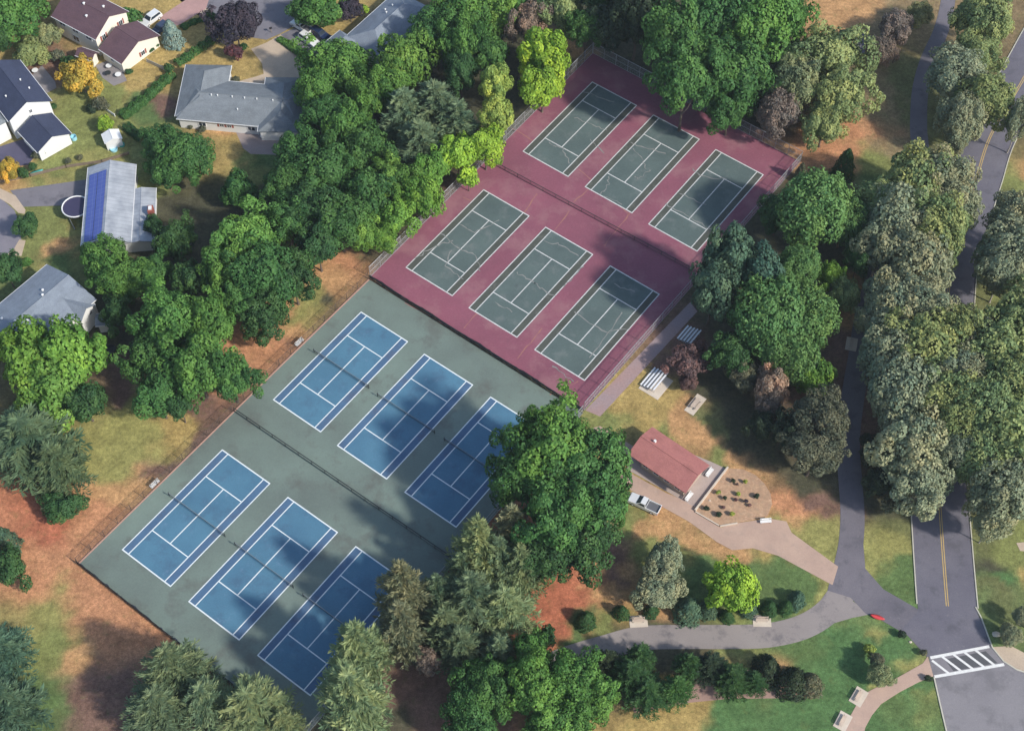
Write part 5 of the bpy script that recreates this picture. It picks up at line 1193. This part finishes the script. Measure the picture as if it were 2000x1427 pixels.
(1345,1186,31,4.6,'cone','bl','largest evergreen of the row in front of the grey olive tree'),
(1383,1186,21,3.2,'cone','bl','evergreen between the largest one and the lime tree'),
(1420,1200,16,2.0,'cone','dk','low evergreen peeping out under the lime tree'),
(1463,1184,19,3.2,'cone','bl','evergreen touching the right side of the lime tree'),
(1503,1184,18,3.0,'cone','dk','round evergreen just above the second path bench'),
(1536,1182,16,2.8,'cone','dk','evergreen second from the right end of the row'),
(1557,1167,20,3.0,'cone','bl','evergreen at the right end of the row'),
(1188,1292,36,7,'pine','dd','very dark conifer at the left end of the hedge below the curved path'),
(1232,1318,54,8,'pine','dk','dark conifer in the left half of the hedge'),
(1265,1350,52,7,'pine','dk','dark conifer at the lower front of the hedge'),
(1250,1285,40,7.5,'pine','dk','greener conifer tip in the shade of the hedge'),
(1345,1300,36,8,'pine','dk','pointed green conifer rising at the middle of the hedge'),
(1320,1345,42,7,'pine','gm','bright green conifer at the middle of the hedge front'),
(1388,1300,42,7,'pine','dd','blackish conifer behind the middle of the hedge'),
(1430,1325,46,6.5,'pine','dk','spreading dark conifer above the brown mulch'),
(1472,1330,32,5,'pine','dk','low conifer right of the spreading one on the mulch'),
(1500,1300,32,5.5,'cone','dd','dull olive shrub near the right end of the hedge'),
(1550,1325,36,6,'cone','dd','dark olive evergreen in the right end pair of the hedge, left one'),
(1583,1330,27,5,'cone','do','dark olive evergreen at the right end of the hedge'),
(1712,1290,16,3.5,'sparse','do','upper part of the thin dark shrub above the pink footpath'),
(1718,1318,24,4,'sparse','ol','thin grey green shrub above the pink footpath'),
(1698,1268,13,1.8,'small','yl','yellow flowering shrub on the green lawn above the thin shrub'),
(1762,1238,9,1.4,'small','dd','dark little bush on the grass edge of the road junction'),
(1804,1274,8,1.2,'small','do','little bush at the upper corner of the crosswalk path'),
(1813,1324,8,1.0,'small','dd','little dark bush at the lower corner of the crosswalk path'),
(1973,1240,22,3.5,'sparse','gy','grey shrub at the right edge above the crosswalk'),
(1995,1205,18,4,'sparse','gy','grey crown at the right edge above the crosswalk shrub'),
(1702,880,28,6,'mid','dd','dark green tree on the verge between path and road, upper one'),
(1715,940,30,6,'mid','dd','dark green tree on the verge between path and road, lower one'),
(1735,985,18,4,'small','do','dark bush on the verge near the left kerb'),
(1750,55,34,7,'sparse','bn','made-up thin brown tree standing in for ground shadow at the top right'),  # brown crown put where only a tree shadow lies on the ground
(1720,100,30,6,'sparse','bn','made-up brownish thin tree standing in for shadow beside the paved corner'),  # second brown crown standing in for the same ground shadow
(1795,30,26,6,'sparse','ol','dark thin tree beside the top end of the park path'),
]: T(*a)
# plants in the sandy bed
for px, py, r, col, lab in [(1432,938,5,'dd','dark rounded plant near the top corner of the sandy bed'),(1456,940,4.5,'yl','yellow flowering plant near the top edge of the sandy bed'),(1440,945,3,'mb','small brown plant left of the top yellow one in the sandy bed'),
 (1403,961,5,'yl','yellow flowering plant nearest the long wall of the sandy bed'),(1442,964,5,'yl','yellow flowering plant in the centre of the sandy bed'),(1416,972,4.5,'dd','dark plant left of the purple one in the sandy bed'),(1437,975,4,'ma','purple plant in the middle of the sandy bed'),
 (1457,978,4.5,'pu','tall thin purple plant right of the middle of the sandy bed'),(1464,986,4,'mb','brown plant beside the thin purple one in the sandy bed'),(1478,968,6,'dd','large dark plant at the right side of the sandy bed'),(1380,992,6,'dd','large dark plant at the lower left corner of the sandy bed'),
 (1413,990,4,'mb','brown plant between the two large dark ones in the sandy bed'),(1404,1004,6.5,'dd','largest dark plant near the lower edge of the sandy bed'),(1430,1003,5.5,'yl','yellow flowering plant near the lower edge of the sandy bed')]:
    T(px, py, r, .9 if r > 4 else .6, 'small', col, lab, 'plants in the sandy flower bed', None, 'bed_plant', 'plant', .16)
# hedges
def hedge(label, pts, w_, h_, col, grp='clipped hedges'):
    line = smooth_line(gpts(pts), 8); rng = np.random.default_rng(len(label)); L = sum((b-a).length for a, b in zip(line[:-1], line[1:])); n = int(L * 190 * (w_ / 1.2))
    P = np.array([tuple(p) for p in line]); i = rng.integers(0, len(P)-1, n); f = rng.uniform(0, 1, (n, 1)); base = P[i]*(1-f) + P[i+1]*f
    d = P[i+1]-P[i]; d /= np.linalg.norm(d, axis=1, keepdims=True); q = np.stack([-d[:, 1], d[:, 0], np.zeros(n)], 1)
    a = rng.uniform(0, math.pi, n); rr = rng.uniform(.75, 1.05, n) * (1 + .15*np.sin(base[:, 0]*2.3 + base[:, 1]*1.7))
    ca = np.sign(np.cos(a)) * np.abs(np.cos(a))**.6; sa = np.sin(a)**.6
    nr = q*np.cos(a)[:, None] + np.array([0, 0, 1])*np.sin(a)[:, None]
    cen = base + q*(ca*rr*w_/2)[:, None] + np.array([0, 0, 1])*(sa*rr*h_)[:, None]
    c0 = np.array([base[:, 0].mean(), base[:, 1].mean(), 0])
    me = leaf_mesh('hedge', leaf_arrays(cen - c0, nr, .17, .6, rng, .5), tints(n, (i*3 + (a*2).astype(int)), rng, .25))
    o = bpy.data.objects.new('hedge', me); COL.objects.link(o); o.location = c0; o.color = (*C[col], 1); tag(o, label, 'hedge', grp)
hedge('long green hedge running diagonally between the two dry lawns, upper stretch', [(345,130),(372,112),(400,92),(420,78)], 1.8, 1.4, 'gm')
hedge('green hedge running diagonally between the golden tree lawn and the ranch house', [(238,232),(262,214),(285,196),(310,172),(338,148)], 2.2, 1.3, 'gm')
hedge('short dark hedge below the white garden shed beside the dark pair of trees', [(248,250),(262,262),(280,275)], 2.2, 1.6, 'dk')
hedge('curved clipped hedge between the curved driveway and the parked cars', [(545,78),(568,92),(590,110),(603,135)], 1.7, 1.0, 'md')
hedge('low hedge along the dark shaded left edge of the ivy yard', [(30,98),(60,82),(88,74)], 1.6, 1.2, 'olg')
hedge('low dark planting strip beside the pink paved driveway', [(355,58),(372,48),(395,40)], 1.4, .8, 'gm')
# leafless tree
def bare_tree(px, py, H, label):
    g = G(px, py); t = empty('dead_tree', (g.x, g.y, 0)); tag(t, label, 'dead tree'); rr = random.Random(4)
    mb = MB(); mb.tube((0, 0, 0), (.2, .1, H*.45), .24, .16, n=8); mb.build('trunk', 'bark', t)
    def grow(p, d, l, r, depth, mb):
        q = p + d*l; mb.tube(p, q, r, r*.62, n=5)
        if depth:
            for k in range(3):
                nd = (d + Vector((rr.uniform(-.8, .8), rr.uniform(-.8, .8), rr.uniform(-.1, .5)))).normalized(); grow(p.lerp(q, .5 + .5*k/2), nd, l*.62, r*.6, depth-1, mb)
    for k in range(6):
        a = k*1.05; mb = MB(); grow(Vector((.2, .1, H*(.38 + .01*k))), Vector((math.cos(a), math.sin(a), .55)).normalized(), H*.26, .12, 3, mb); mb.build('branch', 'palebark', t)
bare_tree(1842, 200, 11, 'leafless pale branched tree beside the path among the grey trees')

# ------------------------------------------------------------------ the air between the ground and the aircraft
def air():
    mb = MB(); mb.box(-420, 420, -260, 620, -1.5, 232); m = bpy.data.materials.new('air'); m.use_nodes = True; n = m.node_tree.nodes; n.clear()
    o = n.new('ShaderNodeOutputMaterial'); v = n.new('ShaderNodeVolumePrincipled'); v.inputs['Color'].default_value = (.80, .88, 1, 1); v.inputs['Density'].default_value = HAZE
    v.inputs['Anisotropy'].default_value = .2
    m.node_tree.links.new(v.outputs[0], o.inputs['Volume']); b = mb.build('haze', m); tag(b, kind='stuff')
HAZE = .0001
air()
